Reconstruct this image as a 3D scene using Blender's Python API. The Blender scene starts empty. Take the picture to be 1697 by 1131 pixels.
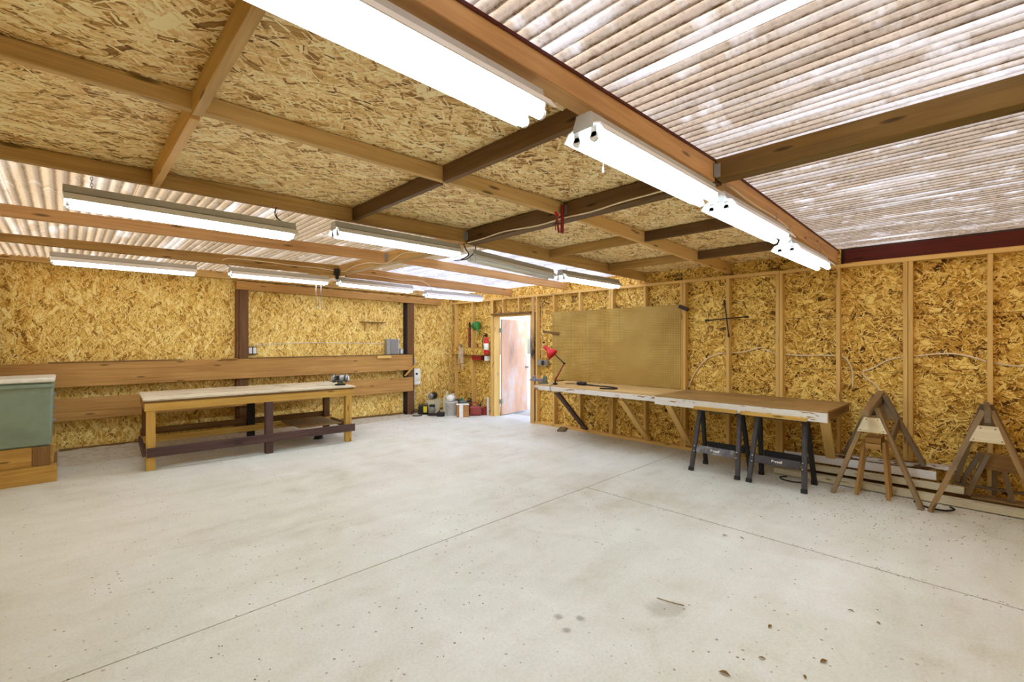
import bpy, bmesh, math, random
from mathutils import Matrix, Vector
R = random.Random(7)
SC = bpy.context.scene
COL = SC.collection
PI = math.pi

# ------------------------------------------------------------------ camera, light, exposure
cd = bpy.data.cameras.new('camera')
cd.sensor_width = 36.0
cd.lens = 757.26 / 1697 * 36.0
cd.clip_start = 0.05
cam = bpy.data.objects.new('camera', cd)
COL.objects.link(cam)
cam.location = (-6.4306, -8.5277, 1.56)
cam.rotation_euler = (PI / 2, 0, math.radians(45.719 - 90))
SC.camera = cam
SC.view_settings.view_transform = 'Standard'
SC.view_settings.look = 'None'
SC.view_settings.gamma = 1.0
SC.view_settings.use_curve_mapping = False
SC.view_settings.exposure = 0.27

SKY_STRENGTH = 0.60
SUN_STRENGTH = 4.6
TUBE_STRENGTH = 17.0
world = bpy.data.worlds.new('world')
SC.world = world
world.use_nodes = True
wn = world.node_tree
for n in list(wn.nodes):
    wn.nodes.remove(n)
sky = wn.nodes.new('ShaderNodeTexSky')
sky.sky_type = 'NISHITA'
sky.sun_disc = False
sky.sun_elevation = math.radians(52)
sky.sun_rotation = math.radians(215)
sky.air_density = 1.0
sky.dust_density = 2.5
bg = wn.nodes.new('ShaderNodeBackground')
bg.inputs['Strength'].default_value = SKY_STRENGTH
wo = wn.nodes.new('ShaderNodeOutputWorld')
wn.links.new(sky.outputs[0], bg.inputs[0])
wn.links.new(bg.outputs[0], wo.inputs[0])
sl = bpy.data.lights.new('sun', 'SUN')
sl.energy = SUN_STRENGTH
sl.angle = math.radians(1.5)
sl.color = (1.0, 0.95, 0.88)
sun = bpy.data.objects.new('sun', sl)
COL.objects.link(sun)
sun.rotation_euler = Vector((0.50, 0.35, -1.0)).to_track_quat('-Z', 'Y').to_euler()


# ------------------------------------------------------------------ node helpers
class NT:
    def __init__(s, name):
        s.m = bpy.data.materials.new(name)
        s.m.use_nodes = True
        s.t = s.m.node_tree
        for n in list(s.t.nodes):
            s.t.nodes.remove(n)
        s.out = s.t.nodes.new('ShaderNodeOutputMaterial')

    def n(s, typ, **kw):
        nd = s.t.nodes.new(typ)
        for k, v in kw.items():
            setattr(nd, k, v)
        return nd

    def set(s, sock, v):
        if hasattr(v, 'is_output'):
            s.t.links.new(v, sock)
        else:
            sock.default_value = v

    def math(s, op, a, b=0.0, clamp=False):
        nd = s.n('ShaderNodeMath', operation=op, use_clamp=clamp)
        s.set(nd.inputs[0], a)
        s.set(nd.inputs[1], b)
        return nd.outputs[0]

    def vmath(s, op, a, b=(0, 0, 0)):
        nd = s.n('ShaderNodeVectorMath', operation=op)
        s.set(nd.inputs[0], a)
        s.set(nd.inputs[1], b)
        return nd.outputs[0]

    def mul(s, v, vec):
        return s.vmath('MULTIPLY', v, vec)

    def uv(s, jitter=True):
        t = s.n('ShaderNodeTexCoord').outputs['UV']
        if not jitter:
            return t
        r = s.n('ShaderNodeObjectInfo').outputs['Random']
        c = s.n('ShaderNodeCombineXYZ')
        s.set(c.inputs[0], s.math('MULTIPLY', r, 37.0))
        s.set(c.inputs[1], s.math('MULTIPLY', r, 91.0))
        return s.vmath('ADD', t, c.outputs[0])

    def rand(s):
        return s.n('ShaderNodeObjectInfo').outputs['Random']

    def obj(s):
        return s.n('ShaderNodeTexCoord').outputs['Object']

    def noise(s, v, scale=1.0, detail=2.0, rough=0.5, dist=0.0, dim='2D'):
        nd = s.n('ShaderNodeTexNoise', noise_dimensions=dim)
        s.set(nd.inputs['Vector'], v)
        nd.inputs['Scale'].default_value = scale
        nd.inputs['Detail'].default_value = detail
        nd.inputs['Roughness'].default_value = rough
        nd.inputs['Distortion'].default_value = dist
        return nd.outputs[0]

    def voro(s, v, scale=1.0, rnd=1.0):
        nd = s.n('ShaderNodeTexVoronoi', voronoi_dimensions='2D')
        s.set(nd.inputs['Vector'], v)
        nd.inputs['Scale'].default_value = scale
        nd.inputs['Randomness'].default_value = rnd
        return nd

    def ramp(s, fac, stops, interp='LINEAR'):
        nd = s.n('ShaderNodeValToRGB')
        cr = nd.color_ramp
        cr.interpolation = interp
        while len(cr.elements) < len(stops):
            cr.elements.new(0.5)
        for e, (p, c) in zip(cr.elements, stops):
            e.position = p
            e.color = (c, c, c, 1) if isinstance(c, (int, float)) else (c[0], c[1], c[2], 1)
        s.set(nd.inputs[0], fac)
        return nd.outputs[0]

    def mix(s, f, a, b, typ='MIX'):
        nd = s.n('ShaderNodeMix', data_type='RGBA', blend_type=typ)
        s.set(nd.inputs[0], f)
        for i, v in ((6, a), (7, b)):
            if isinstance(v, tuple):
                v = (v[0], v[1], v[2], 1)
            s.set(nd.inputs[i], v)
        return nd.outputs[2]

    def fmix(s, f, a, b):
        nd = s.n('ShaderNodeMix', data_type='FLOAT')
        s.set(nd.inputs[0], f)
        s.set(nd.inputs[2], a)
        s.set(nd.inputs[3], b)
        return nd.outputs[0]

    def bsdf(s, color, rough=0.6, metal=0.0, bump=None, bs=0.3, bd=0.002, spec=0.3, **kw):
        p = s.n('ShaderNodeBsdfPrincipled')
        if isinstance(color, tuple):
            color = (color[0], color[1], color[2], 1)
        s.set(p.inputs['Base Color'], color)
        s.set(p.inputs['Roughness'], rough)
        s.set(p.inputs['Metallic'], metal)
        s.set(p.inputs['Specular IOR Level'], spec)
        for k, v in kw.items():
            s.set(p.inputs[k.replace('_', ' ')], v)
        if bump is not None:
            b = s.n('ShaderNodeBump')
            b.inputs['Strength'].default_value = bs
            b.inputs['Distance'].default_value = bd
            s.set(b.inputs['Height'], bump)
            s.t.links.new(b.outputs[0], p.inputs['Normal'])
        s.t.links.new(p.outputs[0], s.out.inputs[0])
        return p


def srgb(r, g, b):
    def f(c):
        c /= 255.0
        return c / 12.92 if c <= 0.04045 else ((c + 0.055) / 1.055) ** 2.4
    return (f(r), f(g), f(b))


def strand_mat(name, stops, dens=1.0, spread=PI):
    """oriented strand board: overlapping wafers, each with its own angle, tone and grain"""
    t = NT(name)
    uv = t.uv()
    warp = t.n('ShaderNodeTexNoise', noise_dimensions='2D')
    t.set(warp.inputs['Vector'], uv)
    warp.inputs['Scale'].default_value = 30
    w = t.vmath('SUBTRACT', warp.outputs['Color'], (0.5, 0.5, 0.5))
    uvw = t.vmath('ADD', uv, t.mul(w, (0.012, 0.012, 0)))
    val = t.noise(uv, 60, 3, 0.7)
    layers = [(14, .70, .16, 1.0), (19, .66, .12, 1.0), (25, .64, .10, 1.0), (12, .60, .13, .55), (31, .66, .09, 1.0), (10, .56, .12, .30), (17, .70, .045, .85), (24, .70, .05, .8), (13, .60, .022, .8)]
    for i, (sc, L, W, prob) in enumerate(layers):
        sc *= dens
        v = t.vmath('ADD', t.mul(uvw, (sc, sc, 0)), (i * 7.31, i * 3.17, 0))
        vo = t.voro(v, 1.0, 1.0)
        loc = t.vmath('SUBTRACT', v, vo.outputs['Position'])
        sp = t.n('ShaderNodeSeparateColor')
        t.set(sp.inputs[0], vo.outputs['Color'])
        rot = t.n('ShaderNodeVectorRotate', rotation_type='Z_AXIS')
        t.set(rot.inputs['Vector'], loc)
        t.set(rot.inputs['Angle'], t.math('MULTIPLY', t.math('SUBTRACT', sp.outputs[0], 0.5), spread))
        ax = t.n('ShaderNodeSeparateXYZ')
        t.set(ax.inputs[0], t.vmath('ABSOLUTE', rot.outputs[0]))
        wv = t.math('ADD', t.math('MULTIPLY', sp.outputs[1], W), W * 0.5)
        d = t.math('MAXIMUM', t.math('DIVIDE', ax.outputs[0], L), t.math('DIVIDE', ax.outputs[1], wv))
        mask = t.math('LESS_THAN', d, 1.0)
        if prob < 1.0:
            pr = t.math('FRACT', t.math('MULTIPLY', sp.outputs[0], 17.3))
            mask = t.math('MULTIPLY', mask, t.math('LESS_THAN', pr, prob))
        grain = t.noise(t.mul(rot.outputs[0], (2.0, 38.0, 0)), 1.0, 1, 0.5)
        base = 0.30 if i >= 6 else 0.0
        shade = t.math('ADD', t.math('MULTIPLY', sp.outputs[2], 0.72 - base), t.math('ADD', t.math('MULTIPLY', grain, 0.28), base))
        rim = t.ramp(d, [(0.72, 0.0), (1.0, 0.16)]) if i < 6 else 0.0
        val = t.fmix(mask, val, t.math('SUBTRACT', shade, rim))
    big = t.noise(uv, 1.6, 2, 0.5)
    val2 = t.math('ADD', val, t.math('MULTIPLY', t.math('SUBTRACT', big, 0.5), 0.22))
    col = t.ramp(val2, stops)
    t.bsdf(col, 0.62, bump=val, bs=0.35, bd=0.002, spec=0.25)
    return t.m


def wood_mat(name, dark, light, knots=0.5, rough=0.6, grey=None, stain=0.0, spread=0.25, dens=1.0):
    t = NT(name)
    uv = t.uv()
    g1 = t.noise(t.mul(uv, (0.9 * dens, 22 * dens, 0)), 1.0, 3, 0.6, 0.6)
    g2 = t.noise(t.mul(uv, (4 * dens, 160 * dens, 0)), 1.0, 2, 0.6)
    bl = t.noise(uv, 1.3, 2, 0.5)
    f = t.math('ADD', t.math('MULTIPLY', g1, 0.62), t.math('MULTIPLY', g2, 0.22))
    f = t.math('ADD', f, t.math('MULTIPLY', bl, 0.3))
    f = t.math('ADD', f, t.math('MULTIPLY', t.math('SUBTRACT', t.rand(), 0.5), spread))
    mid = tuple((a + b) / 2 for a, b in zip(dark, light))
    col = t.ramp(f, [(0.30, dark), (0.56, mid), (0.82, light)])
    if knots:
        vo = t.voro(t.mul(uv, (2.2, 11, 0)), 1.0, 1.0)
        k = t.ramp(vo.outputs['Distance'], [(0.05, 1.0), (0.09, 0.75), (0.14, 0.0)])
        sp = t.n('ShaderNodeSeparateColor')
        t.set(sp.inputs[0], vo.outputs['Color'])
        on = t.math('LESS_THAN', sp.outputs[0], knots * 0.6)
        kk = t.math('MULTIPLY', k, on)
        col = t.mix(t.math('MULTIPLY', kk, 0.8), col, tuple(c * 0.28 for c in dark))
    if grey:
        gm = t.ramp(t.noise(t.mul(uv, (1.5, 6, 0)), 1.0, 4, 0.65), [(0.42, 0.0), (0.62, 1.0)])
        col = t.mix(t.math('MULTIPLY', gm, 0.8), col, grey)
    if stain:
        sm = t.ramp(t.noise(uv, 3.1, 4, 0.7), [(0.52, 0.0), (0.75, 1.0)])
        col = t.mix(t.math('MULTIPLY', sm, stain), col, tuple(c * 0.35 for c in dark))
    t.bsdf(col, rough, bump=g2, bs=0.15, bd=0.001, spec=0.25)
    return t.m


def paint_mat(name, color, rough=0.5, metal=0.0, dirt=None, amount=0.4, scale=6.0, spec=0.4):
    t = NT(name)
    o = t.obj()
    n1 = t.noise(o, scale, 4, 0.65, dim='3D')
    n2 = t.noise(o, scale * 9, 2, 0.6, dim='3D')
    dirt = dirt or tuple(c * 0.55 for c in color)
    f = t.ramp(n1, [(0.45, 0.0), (0.75, 1.0)])
    col = t.mix(t.math('MULTIPLY', f, amount), color, dirt)
    t.bsdf(col, rough, metal, bump=n2, bs=0.08, bd=0.001, spec=spec)
    return t.m


def chipped_mat(name, paint, wood, lo=0.55, hi=0.6):
    t = NT(name)
    uv = t.uv()
    n1 = t.noise(t.mul(uv, (3.5, 16, 0)), 1.0, 5, 0.7)
    g = t.noise(t.mul(uv, (2, 60, 0)), 1.0, 2, 0.6)
    w = t.mix(g, tuple(c * 0.6 for c in wood), wood)
    p = t.mix(t.math('MULTIPLY', t.noise(uv, 9, 3, 0.6), 0.35), paint, tuple(c * 0.6 for c in paint))
    f = t.ramp(n1, [(lo, 0.0), (hi, 1.0)])
    t.bsdf(t.mix(f, p, w), 0.6, bump=t.math('SUBTRACT', 1.0, f), bs=0.3, bd=0.001, spec=0.3)
    return t.m


def flat_mat(name, color, rough=0.5, metal=0.0, spec=0.4, **kw):
    return paint_mat(name, color, rough, metal, amount=0.25, spec=spec)


def emit_mat(name, color, strength):
    t = NT(name)
    e = t.n('ShaderNodeEmission')
    e.inputs[0].default_value = (*color, 1)
    e.inputs[1].default_value = strength
    t.t.links.new(e.outputs[0], t.out.inputs[0])
    return t.m


def concrete_mat(name):
    t = NT(name)
    o = t.n('ShaderNodeNewGeometry').outputs['Position']
    big = t.noise(o, 0.55, 4, 0.6)
    mid = t.noise(o, 3.0, 5, 0.65, 0.4)
    fine = t.noise(o, 60, 3, 0.6)
    sweep = t.noise(t.mul(o, (0.8, 5.0, 1)), 1.0, 4, 0.6, 0.3)
    f = t.math('ADD', t.math('MULTIPLY', big, 0.45), t.math('MULTIPLY', mid, 0.35))
    f = t.math('ADD', f, t.math('MULTIPLY', sweep, 0.2))
    col = t.ramp(f, [(0.30, srgb(192, 186, 166)), (0.46, srgb(216, 214, 202)), (0.64, srgb(230, 230, 223))])
    col = t.mix(0.10, col, t.ramp(fine, [(0.35, srgb(150, 140, 118)), (0.6, srgb(240, 238, 230))]))
    st = t.ramp(t.noise(o, 1.1, 5, 0.7, 0.8), [(0.60, 0.0), (0.78, 1.0)])
    col = t.mix(t.math('MULTIPLY', st, 0.25), col, srgb(178, 166, 136))
    for (cx, cy, rr) in ((-4.44, -6.86, 0.10), (-4.36, -6.95, 0.08), (-4.50, -6.97, 0.07), (-3.05, -6.55, 0.12), (-3.95, -7.25, 0.3)):
        nd = t.n('ShaderNodeVectorMath', operation='DISTANCE')
        t.set(nd.inputs[0], o)
        nd.inputs[1].default_value = (cx, cy, 0)
        m = t.ramp(t.math('ADD', t.math('DIVIDE', nd.outputs['Value'], rr), t.math('MULTIPLY', mid, 1.2)), [(0.75, 1.0), (1.25, 0.0)])
        col = t.mix(t.math('MULTIPLY', m, 0.6 if rr < 0.11 else 0.3), col, srgb(120, 112, 92))
    # small pits and ground-in specks
    vo = t.voro(t.mul(o, (1, 1, 0)), 16.0, 1.0)
    sp = t.n('ShaderNodeSeparateColor')
    t.set(sp.inputs[0], vo.outputs['Color'])
    rad = t.math('MULTIPLY', sp.outputs[1], 0.13)
    on = t.math('MULTIPLY', t.math('LESS_THAN', vo.outputs['Distance'], rad), t.math('LESS_THAN', sp.outputs[0], 0.26))
    dens = t.ramp(t.noise(o, 0.9, 2, 0.5), [(0.38, 0.1), (0.62, 1.0)])
    col = t.mix(t.math('MULTIPLY', t.math('MULTIPLY', on, dens), 0.7), col, srgb(92, 80, 60))
    rough = t.ramp(mid, [(0.35, 0.45), (0.7, 0.7)])
    t.bsdf(col, rough, bump=t.math('ADD', fine, t.math('MULTIPLY', mid, 2.0)), bs=0.12, bd=0.003, spec=0.35)
    return t.m


def corrugated_mat(name, tint, dirt, clear, keep, groove=0.80):
    """weathered translucent fibreglass: daylight passes through, dirt lies along the valleys"""
    t = NT(name)
    uv = t.uv(False)
    r = t.math('MULTIPLY', t.rand(), 40.0)
    sx = t.n('ShaderNodeSeparateXYZ')
    t.set(sx.inputs[0], uv)
    ph = t.math('ADD', t.math('DIVIDE', sx.outputs[0], 0.0667), 0.25)
    cell = t.math('FLOOR', ph)
    ph = t.math('FRACT', ph)
    val = t.math('MINIMUM', ph, t.math('SUBTRACT', 1.0, ph))

    def cellnoise(k, fy, detail):
        c = t.n('ShaderNodeCombineXYZ')
        t.set(c.inputs[0], t.math('MULTIPLY', cell, k))
        t.set(c.inputs[1], t.math('ADD', t.math('MULTIPLY', sx.outputs[1], fy), r))
        return t.noise(c.outputs[0], 1.0, detail, 0.6)
    n1 = t.noise(t.mul(uv, (20, 5.0, 0)), 1.0, 4, 0.65)
    n2 = t.noise(t.mul(uv, (70, 40, 0)), 1.0, 3, 0.7)
    edge = t.math('ADD', 0.10, t.math('MULTIPLY', n1, 0.22))
    line = t.ramp(t.math('DIVIDE', val, edge), [(0.25, 1.0), (1.0, 0.0)])
    spots = t.ramp(n2, [(0.48, 0.0), (0.72, 1.0)])
    blot = t.ramp(t.noise(t.mul(uv, (10, 6, 0)), 1.0, 4, 0.7), [(0.58, 0.0), (0.74, 1.0)])
    d = t.math('ADD', t.math('MULTIPLY', line, groove), t.math('MULTIPLY', spots, 0.28))
    d = t.math('ADD', d, t.math('MULTIPLY', blot, 0.30), True)
    cl = t.ramp(cellnoise(0.37, 0.45, 3), [(keep - 0.01, 0.0), (keep + 0.13, 1.0)])
    patch = t.ramp(t.math('ADD', t.math('MULTIPLY', cellnoise(0.61, 4.5, 4), 0.7), t.math('MULTIPLY', t.noise(t.mul(uv, (5, 3, 0)), 1.0, 3, 0.6), 0.3)), [(keep - 0.03, 0.0), (keep + 0.14, 1.0)])
    band = t.ramp(t.noise(t.mul(uv, (5.5, 0.30, 0)), 1.0, 2, 0.5), [(0.55, 0.0), (0.75, 0.75)])
    cl = t.math('MAXIMUM', cl, t.math('MULTIPLY', patch, 0.9))
    cl = t.math('MAXIMUM', cl, t.math('MULTIPLY', band, t.ramp(n1, [(0.3, 0.5), (0.6, 1.0)])))
    tone = t.ramp(cellnoise(0.9, 0.6, 2), [(0.3, 0.82), (0.7, 1.1)])
    col = t.mix(1.0, tint, tone, 'MULTIPLY')
    col = t.mix(cl, col, clear)
    col = t.mix(t.math('MULTIPLY', d, t.math('SUBTRACT', 1.0, t.math('MULTIPLY', cl, 0.6))), col, dirt)
    tr = t.n('ShaderNodeBsdfTranslucent')
    t.set(tr.inputs[0], col)
    df = t.n('ShaderNodeBsdfDiffuse')
    t.set(df.inputs[0], col)
    mx = t.n('ShaderNodeMixShader')
    mx.inputs[0].default_value = 0.45
    t.t.links.new(tr.outputs[0], mx.inputs[1])
    t.t.links.new(df.outputs[0], mx.inputs[2])
    t.t.links.new(mx.outputs[0], t.out.inputs[0])
    return t.m


def pegboard_mat(name):
    t = NT(name)
    uv = t.uv(False)
    fr = t.vmath('FRACTION', t.vmath('DIVIDE', uv, (0.0254, 0.0254, 1)))
    c = t.vmath('SUBTRACT', fr, (0.5, 0.5, 0))
    s = t.n('ShaderNodeSeparateXYZ')
    t.set(s.inputs[0], c)
    dd = t.math('SQRT', t.math('ADD', t.math('POWER', s.outputs[0], 2.0), t.math('POWER', s.outputs[1], 2.0)))
    hole = t.math('LESS_THAN', dd, 0.19)
    col = t.ramp(t.noise(uv, 2.2, 4, 0.6), [(0.3, srgb(168, 134, 62)), (0.7, srgb(194, 162, 88))])
    fl = t.noise(uv, 220, 2, 0.6)
    col = t.mix(0.14, col, t.ramp(fl, [(0.3, srgb(130, 100, 40)), (0.7, srgb(220, 190, 110))]))
    col = t.mix(hole, col, srgb(60, 45, 18))
    t.bsdf(col, 0.6, bump=t.math('SUBTRACT', 1.0, hole), bs=0.6, bd=0.003, spec=0.25)
    return t.m


MT = {}
MT['strand_wall'] = strand_mat('strand_wall', [(0.08, srgb(128, 84, 24)), (0.26, srgb(186, 136, 50)), (0.48, srgb(230, 184, 86)), (0.74, srgb(255, 234, 156))], 0.74, 2.1)
MT['strand_right'] = strand_mat('strand_right', [(0.12, srgb(70, 40, 6)), (0.29, srgb(150, 104, 30)), (0.50, srgb(214, 164, 66)), (0.76, srgb(255, 226, 134))], 0.76, 2.9)
MT['strand_ceiling'] = strand_mat('strand_ceiling', [(0.08, srgb(104, 66, 28)), (0.26, srgb(184, 140, 76)), (0.45, srgb(236, 198, 130)), (0.72, srgb(255, 240, 190))], 0.70, 2.3)
MT['rafter'] = wood_mat('rafter', srgb(146, 110, 58), srgb(212, 174, 110), 0.45, spread=0.3)
MT['rafter_red'] = wood_mat('rafter_red', srgb(166, 122, 74), srgb(222, 176, 122), 0.4, spread=0.15)
MT['rafter_pale'] = wood_mat('rafter_pale', srgb(198, 152, 84), srgb(234, 194, 128), 0.35, spread=0.15)
MT['rafter_dark'] = wood_mat('rafter_dark', srgb(80, 58, 34), srgb(128, 96, 60), 0.4, spread=0.15)
MT['ridge_olive'] = wood_mat('ridge_olive', srgb(92, 70, 32), srgb(140, 110, 58), 0.6, spread=0.1)
MT['stud'] = wood_mat('stud', srgb(206, 164, 90), srgb(236, 198, 124), 0.4, spread=0.2)
MT['post'] = wood_mat('post', srgb(78, 52, 30), srgb(132, 92, 58), 0.3, spread=0.15)
MT['plank'] = wood_mat('plank', srgb(146, 102, 50), srgb(206, 158, 92), 0.4, spread=0.12)
MT['sill'] = wood_mat('sill', srgb(92, 66, 34), srgb(150, 112, 66), 0.4, spread=0.2)
MT['bench_yellow'] = wood_mat('bench_yellow', srgb(170, 128, 54), srgb(220, 178, 92), 0.4, spread=0.12)
MT['bench_purple'] = wood_mat('bench_purple', srgb(66, 48, 46), srgb(102, 78, 74), 0.2, spread=0.1)
MT['black_wood'] = wood_mat('black_wood', srgb(22, 18, 20), srgb(44, 38, 38), 0.0, spread=0.05)
MT['bench_top'] = wood_mat('bench_top', srgb(190, 172, 140), srgb(232, 222, 202), 0.1, stain=0.55, spread=0.05, dens=0.4)
MT['brown_top'] = wood_mat('brown_top', srgb(134, 100, 54), srgb(184, 146, 90), 0.25, stain=0.4, spread=0.05, dens=0.6)
MT['ply_top'] = wood_mat('ply_top', srgb(176, 138, 82), srgb(222, 188, 128), 0.1, stain=0.3, spread=0.05, dens=0.5)
MT['white_chip'] = chipped_mat('white_chip', srgb(232, 228, 222), srgb(168, 122, 60), 0.60, 0.64)
MT['white_trim'] = chipped_mat('white_trim', srgb(232, 230, 232), srgb(170, 150, 120), 0.72, 0.80)
MT['cream_trim'] = chipped_mat('cream_trim', srgb(214, 206, 178), srgb(140, 110, 70), 0.62, 0.72)
MT['peeling'] = chipped_mat('peeling', srgb(222, 214, 204), srgb(120, 82, 46), 0.48, 0.54)
MT['old_wood'] = wood_mat('old_wood', srgb(112, 86, 52), srgb(178, 144, 96), 0.4, grey=srgb(136, 118, 94), spread=0.2)
MT['grey_wood'] = wood_mat('grey_wood', srgb(86, 68, 48), srgb(142, 118, 88), 0.4, grey=srgb(124, 110, 92), spread=0.2)
MT['pine_dark'] = wood_mat('pine_dark', srgb(146, 106, 54), srgb(196, 154, 92), 0.2, spread=0.15)
MT['gusset'] = wood_mat('gusset', srgb(206, 190, 152), srgb(232, 220, 190), 0.0, spread=0.1)
MT['box_base'] = wood_mat('box_base', srgb(160, 116, 50), srgb(220, 178, 96), 0.5, stain=0.35, spread=0.2)
MT['green_metal'] = paint_mat('green_metal', srgb(132, 148, 130), 0.45, 0.0, srgb(104, 116, 98), 0.6, 3.0)
MT['white_lid'] = paint_mat('white_lid', srgb(232, 230, 220), 0.5, 0.0, srgb(180, 170, 150), 0.5)
MT['fixture'] = paint_mat('fixture', srgb(186, 184, 178), 0.35, 0.0, srgb(170, 168, 164), 0.4)
MT['reflector'] = paint_mat('reflector', srgb(240, 240, 240), 0.35, 0.0, srgb(220, 218, 214), 0.3)
MT['lampholder'] = flat_mat('lampholder', srgb(224, 222, 216), 0.5)
MT['tube_lit'] = emit_mat('tube_lit', (0.815, 1.0, 1.15), TUBE_STRENGTH)
MT['tube_off'] = flat_mat('tube_off', srgb(236, 236, 228), 0.2)
MT['steel'] = flat_mat('steel', srgb(150, 150, 152), 0.4, 0.8)
MT['galvanised'] = paint_mat('galvanised', srgb(168, 170, 172), 0.4, 0.6, srgb(120, 122, 124), 0.5, 20)
MT['dark_iron'] = flat_mat('dark_iron', srgb(56, 42, 34), 0.6, 0.3)
MT['black_plastic'] = paint_mat('black_plastic', srgb(64, 62, 68), 0.42, 0.0, srgb(110, 108, 110), 0.35, 5.0)
MT['scuffed_sheen_plastic'] = paint_mat('scuffed_sheen_plastic', srgb(96, 96, 102), 0.4, 0.0, srgb(176, 180, 186), 0.85, 9.0)  # pale scuffs, with a grey-blue reflection put into the colour
MT['black'] = flat_mat('black', srgb(28, 27, 28), 0.5)
MT['black_rubber'] = flat_mat('black_rubber', srgb(34, 32, 32), 0.7)
MT['white_plastic'] = flat_mat('white_plastic', srgb(236, 236, 236), 0.4)
MT['cable_white'] = flat_mat('cable_white', srgb(240, 222, 190), 0.5)
MT['red'] = flat_mat('red', srgb(206, 34, 40), 0.35)
MT['dark_red'] = flat_mat('dark_red', srgb(140, 30, 26), 0.45)
MT['rust_red'] = flat_mat('rust_red', srgb(150, 66, 58), 0.5)
MT['rim_red'] = wood_mat('rim_red', srgb(66, 20, 12), srgb(96, 34, 22), 0.1, spread=0.1)
MT['green'] = flat_mat('green', srgb(38, 122, 46), 0.3)
MT['teal'] = flat_mat('teal', srgb(40, 150, 120), 0.4)
MT['yellow'] = flat_mat('yellow', srgb(226, 204, 40), 0.4)
MT['grey_green'] = flat_mat('grey_green', srgb(104, 116, 102), 0.45, 0.2)
MT['blue_grey'] = flat_mat('blue_grey', srgb(140, 140, 162), 0.45, 0.2)
MT['card'] = flat_mat('card', srgb(178, 128, 74), 0.8)
MT['cream'] = flat_mat('cream', srgb(226, 218, 184), 0.5)
MT['door_skin'] = None
MT['concrete'] = concrete_mat('concrete')
MT['joint_fill'] = flat_mat('joint_fill', srgb(104, 90, 62), 0.9)
MT['dirt'] = paint_mat('dirt', srgb(206, 198, 180), 0.9, 0.0, srgb(150, 134, 104), 0.7, 14.0, 0.1)
MT['chips'] = paint_mat('chips', srgb(96, 76, 50), 0.9, 0.0, srgb(56, 42, 26), 0.8, 30.0, 0.1)
MT['leaf'] = paint_mat('leaf', srgb(158, 122, 66), 0.7, 0.0, srgb(96, 68, 36), 0.7, 40.0, 0.2)
MT['roof_dirty'] = corrugated_mat('roof_dirty', srgb(176, 156, 132), srgb(62, 44, 24), srgb(230, 226, 222), 0.575, 0.85)
MT['roof_left'] = corrugated_mat('roof_left', srgb(164, 142, 110), srgb(84, 64, 40), srgb(212, 202, 188), 0.62, 0.65)
MT['roof_clean'] = corrugated_mat('roof_clean', srgb(196, 192, 194), srgb(120, 112, 108), srgb(240, 242, 250), 0.52, 0.5)
MT['pegboard'] = pegboard_mat('pegboard')
MT['ground'] = paint_mat('ground', srgb(196, 190, 180), 0.9, 0.0, srgb(160, 152, 136), 0.6, 1.5, 0.1)
MT['ink'] = flat_mat('ink', srgb(58, 38, 22), 0.8)
MT['paper'] = flat_mat('paper', srgb(240, 238, 234), 0.6)


def door_skin():
    t = NT('door_skin')
    o = t.obj()
    col = t.ramp(t.noise(t.mul(o, (3, 3, 0.8)), 1.0, 4, 0.6, dim='3D'), [(0.3, srgb(196, 146, 116)), (0.7, srgb(226, 184, 156))])
    pale = t.ramp(t.noise(t.mul(o, (2.2, 2.2, 1.2)), 1.0, 4, 0.65, dim='3D'), [(0.5, 0.0), (0.66, 1.0)])
    col = t.mix(t.math('MULTIPLY', pale, 0.6), col, srgb(206, 206, 214))
    gr = t.ramp(t.vmath('LENGTH', t.mul(t.vmath('SUBTRACT', o, (-0.05, 0, 0.25)), (4.2, 1, 1.9))), [(0.1, 1.0), (1.0, 0.0)])
    nd = t.n('ShaderNodeVectorMath', operation='LENGTH')
    t.set(nd.inputs[0], t.mul(t.vmath('SUBTRACT', o, (-0.08, 0, 0.25)), (4.2, 0.2, 1.9)))
    gr = t.ramp(nd.outputs['Value'], [(0.15, 1.0), (0.9, 0.0)])
    gn = t.ramp(t.noise(t.mul(o, (14, 14, 3)), 1.0, 4, 0.7, dim='3D'), [(0.38, 0.0), (0.68, 1.0)])
    col = t.mix(t.math('MULTIPLY', t.math('MULTIPLY', gr, gn), 0.75), col, srgb(84, 80, 92))
    sp = t.ramp(t.noise(o, 55, 3, 0.6, dim='3D'), [(0.66, 0.0), (0.70, 1.0)])
    col = t.mix(t.math('MULTIPLY', sp, 0.6), col, srgb(110, 78, 60))
    t.bsdf(col, 0.45, spec=0.4)
    return t.m


MT['door_skin'] = door_skin()


def grimy_jamb():
    t = NT('grimy_jamb')
    o = t.n('ShaderNodeNewGeometry').outputs['Position']
    uv = t.uv()
    g = t.noise(t.mul(uv, (1, 26, 0)), 1.0, 3, 0.6)
    col = t.ramp(g, [(0.3, srgb(188, 142, 84)), (0.7, srgb(224, 186, 128))])
    nd = t.n('ShaderNodeVectorMath', operation='LENGTH')
    t.set(nd.inputs[0], t.mul(t.vmath('SUBTRACT', o, (-0.05, -2.6, 1.45)), (0.5, 0.5, 1.9)))
    gr = t.ramp(nd.outputs['Value'], [(0.35, 1.0), (0.75, 0.0)])
    n = t.ramp(t.noise(t.mul(o, (10, 10, 4)), 1.0, 4, 0.7, dim='3D'), [(0.36, 0.2), (0.6, 1.0)])
    col = t.mix(t.math('MULTIPLY', gr, n), col, srgb(66, 58, 56))
    t.bsdf(col, 0.6, spec=0.25)
    return t.m


MT['grimy_jamb'] = grimy_jamb()

# ------------------------------------------------------------------ mesh helpers
WM = {}


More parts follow.
